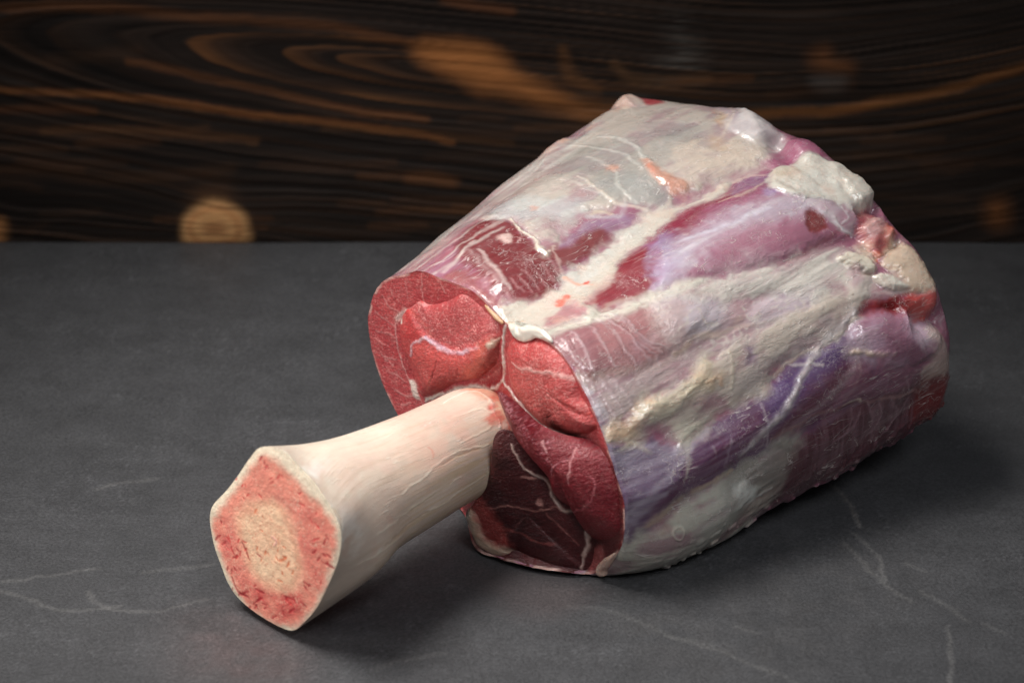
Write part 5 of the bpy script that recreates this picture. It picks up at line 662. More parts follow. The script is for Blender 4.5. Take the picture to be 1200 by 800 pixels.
WOOD = [
["l",[[-253.0,79.6],[-224.6,77.9],[-192.1,76.2],[-163.8,72.7],[-123.2,66.1],[-82.3,61.7],[-53.6,57.8],[-28.9,52.4]],[156,98,54],0.6375,2.51,0.92,0,"",""],
["l",[[-182.4,93.4],[-162.5,89.1],[-138.5,83.5],[-110.3,77.0],[-73.9,68.3],[-41.1,63.9]],[128,80,46],0.5625,3.14,0.92,0,"",""],
["l",[[-226.8,58.6],[-185.6,58.2],[-156.9,56.0],[-124.0,52.9]],[120,80,50],0.5249999999999999,3.14,1.06,0,"",""],
["l",[[-254.3,69.2],[-221.5,69.2],[-201.1,68.3]],[120,72,40],0.44999999999999996,3.14,0.79,0,"",""],
["l",[[-258.3,37.2],[-225.1,35.9],[-200.3,33.6],[-166.9,34.5],[-137.4,39.0]],[100,66,40],0.24750000000000003,5.02,1.32,0,"",""],
["l",[[-248.0,119.5],[-199.9,120.4],[-160.3,116.2],[-120.4,113.7],[-88.4,111.2],[-48.4,102.8]],[130,80,44],0.44999999999999996,3.76,1.06,0,"",""],
["l",[[-218.9,93.4],[-202.5,95.1],[-177.9,98.5]],[96,66,44],0.225,5.02,1.32,0,"",""],
["p",[[-46.9,99.4],[-41.1,102.8],[-28.2,102.8],[-11.3,100.2],[-4.0,95.1],[0.8,89.1],[10.2,83.1],[24.5,76.2],[41.0,70.1],[55.4,67.4],[41.1,65.7],[16.4,70.9],[0.0,76.2],[-16.3,78.8],[-24.4,84.8],[-34.5,89.1],[-43.8,93.4]],[182,116,64],0.873,5.02,0.0,0,"",""],
["p",[[-40.4,100.2],[-16.2,98.5],[-6.1,90.8],[-20.3,86.5],[-34.5,91.7]],[190,122,66],0.582,6.27,0.0,0,"",""],
["l",[[-90.7,59.5],[-61.8,58.6],[-33.0,55.1],[0.0,51.5]],[120,80,46],0.24750000000000003,3.14,1.06,0,"",""],
["l",[[-50.1,32.7],[-41.7,33.6],[-29.3,30.9]],[120,76,44],0.44999999999999996,5.02,1.32,0,"",""],
["l",[[-31.9,123.7],[-16.0,120.4],[0.0,117.9]],[126,76,42],0.44999999999999996,3.76,0.79,0,"",""],
["l",[[82.4,59.5],[115.0,66.6],[147.8,67.9],[180.1,73.1],[208.2,78.8],[224.0,84.0],[259.1,96.0]],[140,88,46],0.6375,3.14,1.19,0,"",""],
["l",[[24.3,98.5],[28.5,85.7],[40.8,79.2]],[120,78,44],0.44999999999999996,4.39,1.06,0,"",""],
["l",[[48.7,92.1],[57.0,84.8],[73.3,83.1],[93.6,84.8]],[120,84,54],0.44999999999999996,4.39,1.06,0,"",""],
["l",[[73.3,83.1],[114.0,84.8]],[112,70,40],0.44999999999999996,3.76,0.79,0,"",""],
["p",[[142.5,96.0],[148.0,98.5],[152.4,93.4],[158.1,92.5],[160.8,89.1],[151.1,89.1],[145.2,91.7]],[150,92,50],0.582,5.64,0.0,0,"",""],
["p",[[76.2,115.4],[80.3,111.2],[86.9,98.5],[88.6,87.8],[81.4,84.8],[69.1,87.4],[74.8,98.5]],[110,106,100],0.5335,8.78,0.0,0,"s",""],  # grey highlights painted into the wood, this layer and the next two
["p",[[29.5,73.6],[49.1,76.2],[65.5,72.7],[49.2,69.2]],[110,106,100],0.582,5.02,0.0,0,"s",""],
["p",[[144.6,84.0],[156.8,84.0],[157.0,80.5],[146.8,80.5]],[120,116,112],0.485,4.39,0.0,0,"",""],
["p",[[235.3,19.0],[242.0,19.9],[244.1,8.8],[236.4,9.8]],[150,92,48],0.6789999999999999,6.27,0.0,0,"",""],
["l",[[122.6,76.2],[138.8,78.8],[163.1,81.4]],[100,64,38],0.225,3.76,0.79,0,"",""],
["l",[[152.2,58.2],[167.7,59.5],[183.2,56.9]],[110,72,44],0.13745420049319731,3.14,0.68,0,"",""],
["l",[[-57.9,21.8],[-27.3,20.8],[3.4,21.3]],[96,62,38],0.22853552873273658,3.14,1.16,0,"",""],
["l",[[5.5,11.2],[18.6,11.6],[32.1,11.6]],[84,58,40],0.23281201530229795,3.14,1.28,0,"",""],
["l",[[-74.3,34.5],[-50.1,34.0],[-25.9,32.7]],[126,80,46],0.23341977347509157,3.14,1.06,0,"",""],
["l",[[-245.0,58.2],[-219.7,59.5],[-194.7,57.3]],[96,62,38],0.17890279329098438,3.14,0.94,0,"",""],
["l",[[-35.9,58.2],[-13.2,59.5],[9.1,58.2]],[84,58,40],0.1275624354661302,3.14,0.75,0,"",""],
["l",[[60.2,58.6],[80.9,57.3],[101.7,60.4]],[96,62,38],0.18080377564212607,3.14,0.92,0,"",""],
["l",[[-251.9,48.4],[-234.5,48.9],[-217.6,48.0]],[110,72,44],0.2283693140244308,3.14,1.0,0,"",""],
["l",[[192.7,43.5],[221.1,42.2],[249.4,41.7]],[96,62,38],0.17149833689905228,3.14,1.13,0,"",""],
["l",[[-23.9,63.5],[-14.4,64.8],[-4.9,64.4]],[96,62,38],0.16535171443308821,3.14,0.9,0,"",""],
["l",[[-231.7,14.4],[-217.3,14.4],[-203.3,16.2]],[84,58,40],0.2147083318481138,3.14,0.85,0,"",""],
["l",[[-175.9,11.2],[-147.6,11.6],[-119.4,11.6]],[126,80,46],0.19302401445242945,3.14,0.71,0,"",""],
["l",[[-258.7,56.9],[-229.3,58.2],[-200.1,57.3]],[96,62,38],0.13397754213403018,3.14,0.55,0,"",""],
["l",[[24.8,55.5],[50.0,55.1],[75.5,56.0]],[96,62,38],0.1205618953601593,3.14,0.55,0,"",""],
["l",[[-41.9,44.0],[-14.9,45.7],[12.5,44.4]],[84,58,40],0.17908754068314678,3.14,1.25,0,"",""],
["l",[[170.4,52.4],[188.9,53.3],[207.9,53.8]],[110,72,44],0.19274597396705534,3.14,1.17,0,"",""],
["l",[[-121.4,5.6],[-87.2,4.2],[-52.5,3.7]],[84,58,40],0.14624632426166181,3.14,0.74,0,"",""],
["l",[[136.5,58.2],[154.3,57.8],[171.7,56.9]],[110,72,44],0.12664636465974696,3.14,1.07,0,"",""],
["l",[[-252.8,37.7],[-231.4,39.0],[-210.3,37.7]],[126,80,46],0.13959294990809057,3.14,1.3,0,"",""],
["l",[[-28.2,17.6],[5.1,15.8],[38.7,19.5]],[126,80,46],0.2139633086467973,3.14,1.03,0,"",""],
["l",[[-69.7,7.9],[-56.2,7.9],[-42.7,7.9]],[126,80,46],0.18492972751562634,3.14,1.14,0,"",""],
["l",[[-65.3,15.3],[-32.8,15.8],[-0.8,13.5]],[126,80,46],0.2371729177968976,3.14,0.82,0,"",""],
["l",[[-58.2,55.5],[-28.9,55.5],[0.4,56.4]],[96,62,38],0.18095178594652506,3.14,1.12,0,"",""],
["l",[[185.3,61.3],[218.5,62.6],[252.5,60.4]],[84,58,40],0.12491947775625396,3.14,1.08,0,"",""],
["l",[[63.2,15.3],[87.9,16.7],[112.9,14.9]],[110,72,44],0.1732370850292633,3.14,1.24,0,"",""],
["l",[[96.8,59.5],[115.0,60.0],[133.2,58.2]],[110,72,44],0.15819349342436165,3.14,0.77,0,"",""],
["l",[[-41.7,16.2],[-27.4,15.8],[-13.1,14.4]],[96,62,38],0.19155023707462773,3.14,0.54,0,"",""],
["l",[[-151.8,6.5],[-137.0,6.1],[-122.6,6.5]],[126,80,46],0.21896656080476823,3.14,0.95,0,"",""],
["l",[[-168.2,59.1],[-158.0,57.8],[-147.5,60.4]],[110,72,44],0.22844923727561578,3.14,0.61,0,"",""],
["l",[[201.0,39.9],[212.3,39.0],[223.5,39.5]],[110,72,44],0.19914373591954843,3.14,1.13,0,"",""],
["l",[[166.2,37.2],[190.7,38.6],[215.5,35.9]],[84,58,40],0.22249821585580618,3.14,0.69,0,"",""],
["l",[[2.5,59.5],[30.5,60.0],[58.1,59.5]],[110,72,44],0.23723076939295853,3.14,1.07,0,"",""],
["l",[[-84.1,19.0],[-73.5,19.0],[-63.4,19.9]],[110,72,44],0.1577524504205508,3.14,0.87,0,"",""],
["l",[[-219.2,56.4],[-206.5,55.1],[-193.7,55.5]],[84,58,40],0.2382316482515653,3.14,0.95,0,"",""],
["l",[[-57.5,7.9],[-24.1,6.1],[9.3,7.9]],[84,58,40],0.17586797151443176,3.14,0.99,0,"",""],
["l",[[-249.0,7.0],[-240.2,5.6],[-230.6,8.8]],[96,62,38],0.15223014911990945,3.14,0.94,0,"",""],
["l",[[51.4,47.5],[80.0,47.5],[108.2,48.0]],[96,62,38],0.21331688605674137,3.14,0.76,0,"",""],
["l",[[-210.2,51.1],[-190.6,52.4],[-171.6,52.4]],[126,80,46],0.24431444433052701,3.14,1.3,0,"",""],
["l",[[167.6,45.3],[180.1,45.3],[193.0,45.3]],[96,62,38],0.16106142836907286,3.14,1.2,0,"",""],
["l",[[-121.9,40.4],[-89.9,39.0],[-57.4,41.3]],[96,62,38],0.23806757661626096,3.14,0.94,0,"",""],
["l",[[-256.3,29.5],[-243.6,30.9],[-231.9,27.7]],[110,72,44],0.14003180297312184,3.14,1.14,0,"",""],
["l",[[-33.8,5.6],[-3.8,3.7],[26.2,7.5]],[96,62,38],0.14472998512372656,3.14,0.75,0,"",""],
["l",[[184.1,14.4],[208.9,14.9],[234.1,15.3]],[84,58,40],0.16895951444350643,3.14,0.73,0,"",""],
["l",[[-240.2,42.6],[-214.9,41.7],[-189.6,41.3]],[96,62,38],0.24122641316290822,3.14,1.12,0,"",""],
["l",[[150.8,43.5],[179.3,44.9],[207.5,45.3]],[110,72,44],0.11480130564857899,3.14,1.04,0,"",""],
["l",[[179.5,23.6],[201.0,22.2],[221.9,22.7]],[84,58,40],0.16259238623071676,3.14,1.03,0,"",""],
["p",[[-163.0,8.8],[-157.4,16.2],[-148.6,20.8],[-139.5,19.0],[-133.2,13.5],[-131.0,7.0],[-133.3,-1.4],[-160.4,-1.4]],[236,178,118],0.97,3.14,0.0,0.4,"","knot"],
["e",[[-159.8,7.0],[-155.0,14.4],[-146.4,17.2],[-138.2,13.5],[-135.3,6.1],[-140.0,-1.4],[-154.5,-1.4]],[170,104,60],0.485,2.51,0.79,0,"",""],
["p",[[-152.1,7.9],[-147.7,10.7],[-142.7,8.8],[-142.2,4.2],[-147.4,2.3],[-151.5,4.2]],[150,90,54],0.6789999999999999,3.76,0.0,0,"",""],
["p",[[-156.3,19.0],[-148.4,23.6],[-140.2,20.8],[-141.4,28.1],[-150.7,27.2]],[120,82,54],0.485,7.52,0.0,0,"",""],
["p",[[-265.9,9.8],[-252.3,10.7],[-251.4,4.2],[-254.6,-1.4],[-267.4,-1.4]],[206,142,86],0.873,3.76,0.0,0,"",""],
]
SLATE = [
["l",[[125.0,674.2],[128.6,666.5],[132.5,656.6],[133.0,646.8],[133.9,639.7]],[132,126,120],0.30400000000000005,0.99,0.4,0.2,"",""],
["l",[[130.1,636.1],[133.8,626.8],[137.2,620.0],[135.6,609.9],[137.0,603.3]],[126,124,122],0.30400000000000005,0.99,0.46,0.2,"",""],
["l",[[125.3,630.3],[129.4,618.8],[133.2,606.6],[137.7,600.1],[144.3,591.6]],[126,124,122],0.24700000000000003,0.99,0.35,0.2,"",""],
["l",[[146.8,616.6],[153.1,611.0]],[126,124,122],0.19,0.99,0.23,0,"",""],
["l",[[149.4,599.0],[156.9,589.4],[162.3,580.1]],[126,124,122],0.19,1.32,0.35,0,"",""],
["l",[[154.5,577.0],[152.6,564.5],[152.5,554.7],[149.6,542.9]],[126,124,122],0.26599999999999996,0.99,0.46,0.2,"",""],
["l",[[167.1,579.6],[174.5,572.0]],[126,124,122],0.15200000000000002,1.32,0.23,0,"",""],
["l",[[54.1,571.0],[71.4,563.0],[87.8,550.4],[101.2,541.0]],[126,124,122],0.171,1.32,0.35,0,"",""],
["l",[[78.6,576.0],[87.3,572.0]],[126,124,122],0.15200000000000002,1.32,0.23,0,"",""],
["l",[[18.5,590.0],[36.7,584.7],[54.2,572.0],[71.7,566.0]],[126,124,122],0.11399999999999999,1.65,0.35,0,"",""],
["l",[[-189.8,599.0],[-176.2,593.7],[-165.7,587.3],[-151.6,585.8],[-141.3,588.4]],[126,124,122],0.22799999999999998,1.32,0.35,0,"",""],
["l",[[-187.9,604.4],[-172.7,606.6],[-160.8,609.9],[-151.7,612.1]],[126,124,122],0.19,1.32,0.29,0,"",""],
["l",[[-155.4,597.9],[-145.7,587.3],[-134.6,585.3],[-125.6,586.3],[-111.2,592.6]],[126,124,122],0.20900000000000002,1.32,0.29,0,"",""],
["l",[[-165.0,666.5],[-152.6,672.9],[-142.6,674.2]],[126,124,122],0.171,1.98,0.46,0,"",""],
["l",[[-135.6,609.9],[-123.3,612.1],[-110.9,614.4]],[126,124,122],0.15200000000000002,1.65,0.29,0,"",""],
["l",[[-47.0,552.3],[-35.4,557.1],[-23.7,560.1]],[126,124,122],0.11399999999999999,1.98,0.46,0,"",""],
["l",[[-78.5,574.5],[-75.5,559.6],[-76.8,542.9]],[126,124,122],0.11399999999999999,1.98,0.46,0,"",""],
["p",[[0.0,637.3],[13.2,649.2],[147.8,625.7],[118.9,562.0],[46.7,547.6]],[84,80,78],0.095,13.2,0.0,0,"m",""],
["p",[[-112.4,579.6],[-95.0,586.3],[-81.0,569.5],[-73.4,552.3],[-87.0,542.9],[-107.9,547.6]],[104,72,70],0.11399999999999999,7.92,0.0,0,"m",""],  # reddish reflection in front of the bone, painted into the slate colour
["p",[[-121.9,582.2],[-92.6,592.6],[-65.4,562.0],[-78.3,542.9],[-110.2,542.9]],[96,80,78],0.11399999999999999,9.9,0.0,0,"",""],
["p",[[-12.7,614.4],[12.6,608.8],[31.1,597.9],[12.2,582.2],[-6.2,592.6]],[96,66,62],0.13299999999999998,6.6,0.0,0,"",""],
["p",[[-208.0,758.3],[-196.9,758.3],[-194.2,754.4],[-207.0,753.7]],[50,50,50],0.19,1.65,0.0,0,"",""],
["l",[[-231.5,869.2],[-197.4,863.5],[-165.6,871.1]],[60,60,60],0.19,2.64,0.46,0,"",""],
]

# ================================================================ mesh and material helpers
def mesh_from(name, verts, quads, col, mat, parent=None, tris=None, uv=None):
    me = bpy.data.meshes.new(name)
    verts = np.asarray(verts, np.float32); quads = np.asarray(quads, np.int32).reshape(-1, 4)
    nt = 0 if tris is None else len(tris)
    loops = quads.ravel() if not nt else np.concatenate([quads.ravel(), np.asarray(tris, np.int32).ravel()])
    starts = np.arange(len(quads)) * 4
    if nt: starts = np.concatenate([starts, len(quads) * 4 + np.arange(nt) * 3])
    me.vertices.add(len(verts)); me.vertices.foreach_set('co', verts.ravel())
    me.loops.add(len(loops)); me.loops.foreach_set('vertex_index', loops.astype(np.int32))
    me.polygons.add(len(starts)); me.polygons.foreach_set('loop_start', starts.astype(np.int32))
    me.polygons.foreach_set('use_smooth', np.ones(len(starts), bool))
    if col is not None:
        a = me.attributes.new('tissue', 'FLOAT_COLOR', 'POINT')
        c4 = np.ones((len(verts), 4), np.float32); c4[:, :3] = np.asarray(col).reshape(-1, 3)
        a.data.foreach_set('color', c4.ravel())
    if uv is not None:
        a = me.attributes.new('surface_mm', 'FLOAT_VECTOR', 'POINT')
        v3 = np.zeros((len(verts), 3), np.float32); v3[:, 0] = np.ravel(uv[0]); v3[:, 1] = np.ravel(uv[1])
        a.data.foreach_set('vector', v3.ravel())
    me.update(); me.validate()
    me.materials.append(mat)
    o = bpy.data.objects.new(name, me); COL.objects.link(o)
    if parent is not None: o.parent = parent
    return o

def grid_quads(n, m, closed):
    i = np.arange(n - 1)[:, None]; j = np.arange(m if closed else m - 1)[None]
    a = i * m + j; b = i * m + (j + 1) % m
    return np.stack([a + 0 * b, b, b + m, a + m], -1).reshape(-1, 4)

def N(nt, kind, **kw):
    n = nt.nodes.new(kind)
    for k, v in kw.items():
        if k.startswith('i_'):
            n.inputs[k[2:].replace('_', ' ')].default_value = v
        else: setattr(n, k, v)
    return n

def tissue(name, rough=(.28, .5), sss=.12, scale=.004, bump=.35, spec=.5, fine=1400, coat=0.0, grain=.1, bdist=.0006, fibre=None):
    m = bpy.data.materials.new(name); m.use_nodes = True; nt = m.node_tree
    p = nt.nodes['Principled BSDF']; lk = nt.links.new
    at = N(nt, 'ShaderNodeAttribute', attribute_name='tissue')
    tc = N(nt, 'ShaderNodeTexCoord')
    n1 = N(nt, 'ShaderNodeTexNoise'); n1.inputs['Scale'].default_value = fine; n1.inputs['Detail'].default_value = 4
    n2 = N(nt, 'ShaderNodeTexNoise'); n2.inputs['Scale'].default_value = fine * .22; n2.inputs['Detail'].default_value = 5
    n3 = N(nt, 'ShaderNodeTexNoise'); n3.inputs['Scale'].default_value = 90; n3.inputs['Detail'].default_value = 4
    for n in (n1, n2, n3): lk(tc.outputs['Object'], n.inputs['Vector'])
    # fine colour grain
    mx = N(nt, 'ShaderNodeMix', data_type='RGBA', blend_type='MULTIPLY'); mx.inputs[0].default_value = 1.0
    mr = N(nt, 'ShaderNodeMapRange'); mr.inputs[1].default_value = .3; mr.inputs[2].default_value = .7; mr.inputs[3].default_value = 1 - grain; mr.inputs[4].default_value = 1 + grain
    lk(n2.outputs[0], mr.inputs[0])
    lk(at.outputs['Color'], mx.inputs[6]); lk(mr.outputs[0], mx.inputs[7])
    out = mx.outputs[2]; relief = []
    if fibre:
        sm = N(nt, 'ShaderNodeAttribute', attribute_name='surface_mm')
        def nz(sx, sy, rot, detail=3, rough=.55):
            mp = N(nt, 'ShaderNodeMapping'); mp.inputs['Rotation'].default_value = (0, 0, rot); mp.vector_type = 'POINT'
            sc = N(nt, 'ShaderNodeMapping'); sc.inputs['Scale'].default_value = (sx, sy, 1)
            n = N(nt, 'ShaderNodeTexNoise'); n.inputs['Scale'].default_value = 1.0; n.inputs['Detail'].default_value = detail; n.inputs['Roughness'].default_value = rough
            lk(sm.outputs['Vector'], mp.inputs['Vector']); lk(mp.outputs[0], sc.inputs['Vector']); lk(sc.outputs[0], n.inputs['Vector'])
            return n.outputs[0]
        def rng_(v, a, b, c0, c1):
            m_ = N(nt, 'ShaderNodeMapRange', interpolation_type='SMOOTHSTEP')
            for i_, x_ in enumerate((a, b, c0, c1)): m_.inputs[1 + i_].default_value = x_
            lk(v, m_.inputs[0]); return m_.outputs[0]
        def mth(op, a, b):
            m_ = N(nt, 'ShaderNodeMath', operation=op)
            for i_, x_ in enumerate((a, b)):
                if isinstance(x_, (int, float)): m_.inputs[i_].default_value = x_
                else: lk(x_, m_.inputs[i_])
            return m_.outputs[0]
        def thread(v, wd): return rng_(mth('ABSOLUTE', mth('SUBTRACT', v, .5), 0), 0, wd, 1, 0)
        def lay(fac, colr):
            nonlocal out
            q = N(nt, 'ShaderNodeMix', data_type='RGBA'); lk(fac, q.inputs[0]); lk(out, q.inputs[6]); q.inputs[7].default_value = (*s2l(colr), 1)
            out = q.outputs[2]
        if fibre == 'skin':
            big = rng_(nz(.05, .07, .3), .42, .6, 0, 1)
            t1 = mth('MULTIPLY', thread(nz(.045, .22, .12, 2), .010), rng_(nz(.06, .08, 0), .45, .6, 0, 1))
            t2 = mth('MULTIPLY', thread(nz(.16, .10, -.5, 3), .010), rng_(nz(.05, .06, 1.0), .48, .62, 0, 1))
            t3 = mth('MULTIPLY', thread(nz(.5, .4, .7, 3), .022), rng_(nz(.05, .05, 2.0), .5, .64, 0, 1))
            st = mth('MULTIPLY', rng_(nz(.05, 2.6, .05, 3), .54, .70, 0, 1), rng_(nz(.05, .06, .5), .44, .6, .1, 1))
            lay(mth('MULTIPLY', st, .13), (226, 214, 210))
            lay(mth('MULTIPLY', t1, .50), (228, 216, 210)); lay(mth('MULTIPLY', t2, .42), (228, 214, 208)); lay(mth('MULTIPLY', t3, .25), (224, 208, 204))
            wr = mth('MULTIPLY', nz(.75, 1.1, .4, 4, .6), big)
            relief += [(wr, .55), (t1, .3), (t2, .3), (t3, .2), (st, .06)]
        elif fibre == 'flesh':
            f_ = mth('MULTIPLY', rng_(nz(.9, 3.2, .6, 3), .54, .68, 0, 1), rng_(nz(.12, .12, 0), .38, .58, .15, 1))
            g_ = rng_(nz(.5, .9, -.4, 4, .65), .35, .65, 0, 1)
            lv = N(nt, 'ShaderNodeSeparateColor'); lk(at.outputs['Color'], lv.inputs[0])
            k_ = rng_(lv.outputs[0], .08, .42, .05, 1)
            lay(mth('MULTIPLY', mth('MULTIPLY', f_, k_), .28), (222, 150, 142))
            t1 = mth('MULTIPLY', thread(nz(.10, .16, .9, 3), .008), k_)
            lay(mth('MULTIPLY', t1, .35), (220, 160, 152))
            relief += [(f_, .3), (g_, .4)]
        elif fibre == 'fat':
            big = rng_(nz(.07, .07, .3), .40, .6, .15, 1)
            wr = mth('MULTIPLY', nz(.55, .8, .4, 4, .6), big)
            t1 = thread(nz(.14, .22, .8, 3), .010)
            lay(mth('MULTIPLY', t1, .22), (238, 230, 218))
            lay(mth('MULTIPLY', rng_(nz(.09, .12, 1.7), .5, .72, 0, 1), .35), (206, 170, 150))
            relief += [(wr, .8), (t1, .2)]
        elif fibre == 'bone':
            st = rng_(nz(.05, 1.6, .04, 4), .5, .75, 0, 1)
            lay(mth('MULTIPLY', st, .16), (200, 164, 132))
            t1 = mth('MULTIPLY', thread(nz(.04, .14, .15, 3), .010), rng_(nz(.05, .08, 0), .48, .62, 0, 1))
            lay(mth('MULTIPLY', t1, .3), (246, 240, 230))
            lay(mth('MULTIPLY', rng_(nz(.06, .09, 1.2, 4), .52, .72, 0, 1), .30), (222, 172, 150))
            relief += [(st, .12), (t1, .2)]
    lk(out, p.inputs['Base Color'])
    rr = N(nt, 'ShaderNodeMapRange'); rr.inputs[1].default_value = .35; rr.inputs[2].default_value = .65; rr.inputs[3].default_value = rough[0]; rr.inputs[4].default_value = rough[1]
    lk(n3.outputs[0], rr.inputs[0]); lk(rr.outputs[0], p.inputs['Roughness'])
    ad = N(nt, 'ShaderNodeMath', operation='ADD'); lk(n1.outputs[0], ad.inputs[0]); lk(n2.outputs[0], ad.inputs[1])
    b = N(nt, 'ShaderNodeBump'); b.inputs['Strength'].default_value = bump; b.inputs['Distance'].default_value = bdist
    lk(ad.outputs[0], b.inputs['Height'])
    nrm = b.outputs[0]
    if relief:
        acc = None
        for v, w_ in relief:
            t_ = mth('MULTIPLY', v, w_); acc = t_ if acc is None else mth('ADD', acc, t_)
        b2 = N(nt, 'ShaderNodeBump'); b2.inputs['Strength'].default_value = .75; b2.inputs['Distance'].default_value = .0007
        lk(acc, b2.inputs['Height']); lk(nrm, b2.inputs['Normal']); nrm = b2.outputs[0]
        b3 = N(nt, 'ShaderNodeBump'); b3.inputs['Strength'].default_value = .42; b3.inputs['Distance'].default_value = .0007
        lk(acc, b3.inputs['Height']); lk(b3.outputs[0], p.inputs['Coat Normal'])
    lk(nrm, p.inputs['Normal'])
    p.subsurface_method = 'BURLEY'
    p.inputs['Subsurface Weight'].default_value = sss
    p.inputs['Subsurface Radius'].default_value = (1.0, .35, .25); p.inputs['Subsurface Scale'].default_value = scale
    p.inputs['Specular IOR Level'].default_value = spec
    p.inputs['Coat Weight'].default_value = coat; p.inputs['Coat Roughness'].default_value = .09
    return m

M_SKIN = tissue('wet_membrane', (.24, .42), .14, .004, .05, .5, coat=.85, grain=.06, fibre='skin')
M_FLESH = tissue('cut_flesh', (.34, .52), .06, .003, .15, .45, 1100, coat=.25, grain=.06, fibre='flesh')
M_FAT = tissue('fat', (.26, .42), .25, .005, .05, .5, coat=.7, grain=.05, fibre='fat')
M_BONE = tissue('bone', (.36, .5), .2, .005, .06, .45, coat=.12, grain=.03, fibre='bone')
M_MARROW = tissue('marrow', (.35, .55), .2, .003, .45, .45, 1300, grain=.08)

# ================================================================ slate and plank
rng = np.random.RandomState(11)

def slate_mat():
    m = bpy.data.materials.new('slate'); m.use_nodes = True; nt = m.node_tree; lk = nt.links.new
    p = nt.nodes['Principled BSDF']
    at = N(nt, 'ShaderNodeAttribute', attribute_name='tissue'); tc = N(nt, 'ShaderNodeTexCoord')
    n1 = N(nt, 'ShaderNodeTexNoise'); n1.inputs['Scale'].default_value = 900; n1.inputs['Detail'].default_value = 6; n1.inputs['Roughness'].default_value = .65
    n2 = N(nt, 'ShaderNodeTexNoise'); n2.inputs['Scale'].default_value = 60; n2.inputs['Detail'].default_value = 8; n2.inputs['Roughness'].default_value = .6
    for n in (n1, n2): lk(tc.outputs['Object'], n.inputs['Vector'])
    a = N(nt, 'ShaderNodeMapRange'); a.inputs[1].default_value = .3; a.inputs[2].default_value = .7; a.inputs[3].default_value = .62; a.inputs[4].default_value = 1.42
    lk(n1.outputs[0], a.inputs[0])
    c = N(nt, 'ShaderNodeMapRange'); c.inputs[1].default_value = .3; c.inputs[2].default_value = .7; c.inputs[3].default_value = .86; c.inputs[4].default_value = 1.14
    lk(n2.outputs[0], c.inputs[0])
    mu = N(nt, 'ShaderNodeMath', operation='MULTIPLY'); lk(a.outputs[0], mu.inputs[0]); lk(c.outputs[0], mu.inputs[1])
    mx = N(nt, 'ShaderNodeMix', data_type='RGBA', blend_type='MULTIPLY'); mx.inputs[0].default_value = 1.0
    lk(at.outputs['Color'], mx.inputs[6]); lk(mu.outputs[0], mx.inputs[7]); lk(mx.outputs[2], p.inputs['Base Color'])
    p.inputs['Roughness'].default_value = .55; p.inputs['Specular IOR Level'].default_value = .35
    ad = N(nt, 'ShaderNodeMath', operation='ADD'); lk(n1.outputs[0], ad.inputs[0]); lk(n2.outputs[0], ad.inputs[1])
    b = N(nt, 'ShaderNodeBump'); b.inputs['Strength'].default_value = .5; b.inputs['Distance'].default_value = .0006
    lk(ad.outputs[0], b.inputs['Height']); lk(b.outputs[0], p.inputs['Normal'])
    return m

def wood_mat():
    m = bpy.data.materials.new('stained_pine'); m.use_nodes = True; nt = m.node_tree; lk = nt.links.new
    p = nt.nodes['Principled BSDF']
    at = N(nt, 'ShaderNodeAttribute', attribute_name='tissue'); tc = N(nt, 'ShaderNodeTexCoord')
    mp = N(nt, 'ShaderNodeMapping'); mp.inputs['Scale'].default_value = (9, 1, 150)
    n1 = N(nt, 'ShaderNodeTexNoise'); n1.inputs['Scale'].default_value = 1.6; n1.inputs['Detail'].default_value = 5
    lk(tc.outputs['Object'], mp.inputs['Vector']); lk(mp.outputs[0], n1.inputs['Vector'])
    a = N(nt, 'ShaderNodeMapRange'); a.inputs[1].default_value = .3; a.inputs[2].default_value = .7; a.inputs[3].default_value = .78; a.inputs[4].default_value = 1.22
    lk(n1.outputs[0], a.inputs[0])
    mx = N(nt, 'ShaderNodeMix', data_type='RGBA', blend_type='MULTIPLY'); mx.inputs[0].default_value = 1.0
    lk(at.outputs['Color'], mx.inputs[6]); lk(a.outputs[0], mx.inputs[7]); lk(mx.outputs[2], p.inputs['Base Color'])
    p.inputs['Roughness'].default_value = .6; p.inputs['Specular IOR Level'].default_value = .3
    b = N(nt, 'ShaderNodeBump'); b.inputs['Strength'].default_value = .4; b.inputs['Distance'].default_value = .0008
    lk(n1.outputs[0], b.inputs['Height']); lk(b.outputs[0], p.inputs['Normal'])
    return m

def sheet_solid(x, y, h, to3, thick, closed_name, col, mat, parent=None):
    """a slab whose worked face is a dense grid; sides and back close it"""
    n, m = x.shape
    top = to3(x, y, h); back = to3(x, y, np.full_like(h, -thick))
    idx = np.arange(n * m).reshape(n, m)
    edge = np.concatenate([idx[0, :-1], idx[:-1, -1], idx[-1, :0:-1], idx[:0:-1, 0]])
    v = np.concatenate([top.reshape(-1, 3), back.reshape(-1, 3)[edge]])
    e2 = n * m + np.arange(len(edge)); k = np.roll(np.arange(len(edge)), -1)
    q = np.concatenate([grid_quads(n, m, False), np.stack([edge, e2, e2[k], edge[k]], -1)])
    c = np.concatenate([col.reshape(-1, 3), col.reshape(-1, 3)[edge]])
    return mesh_from(closed_name, v, q, c, mat, parent)

def lines(a, b, s): return np.linspace(a, b, int(round((b - a) / s)) + 1)

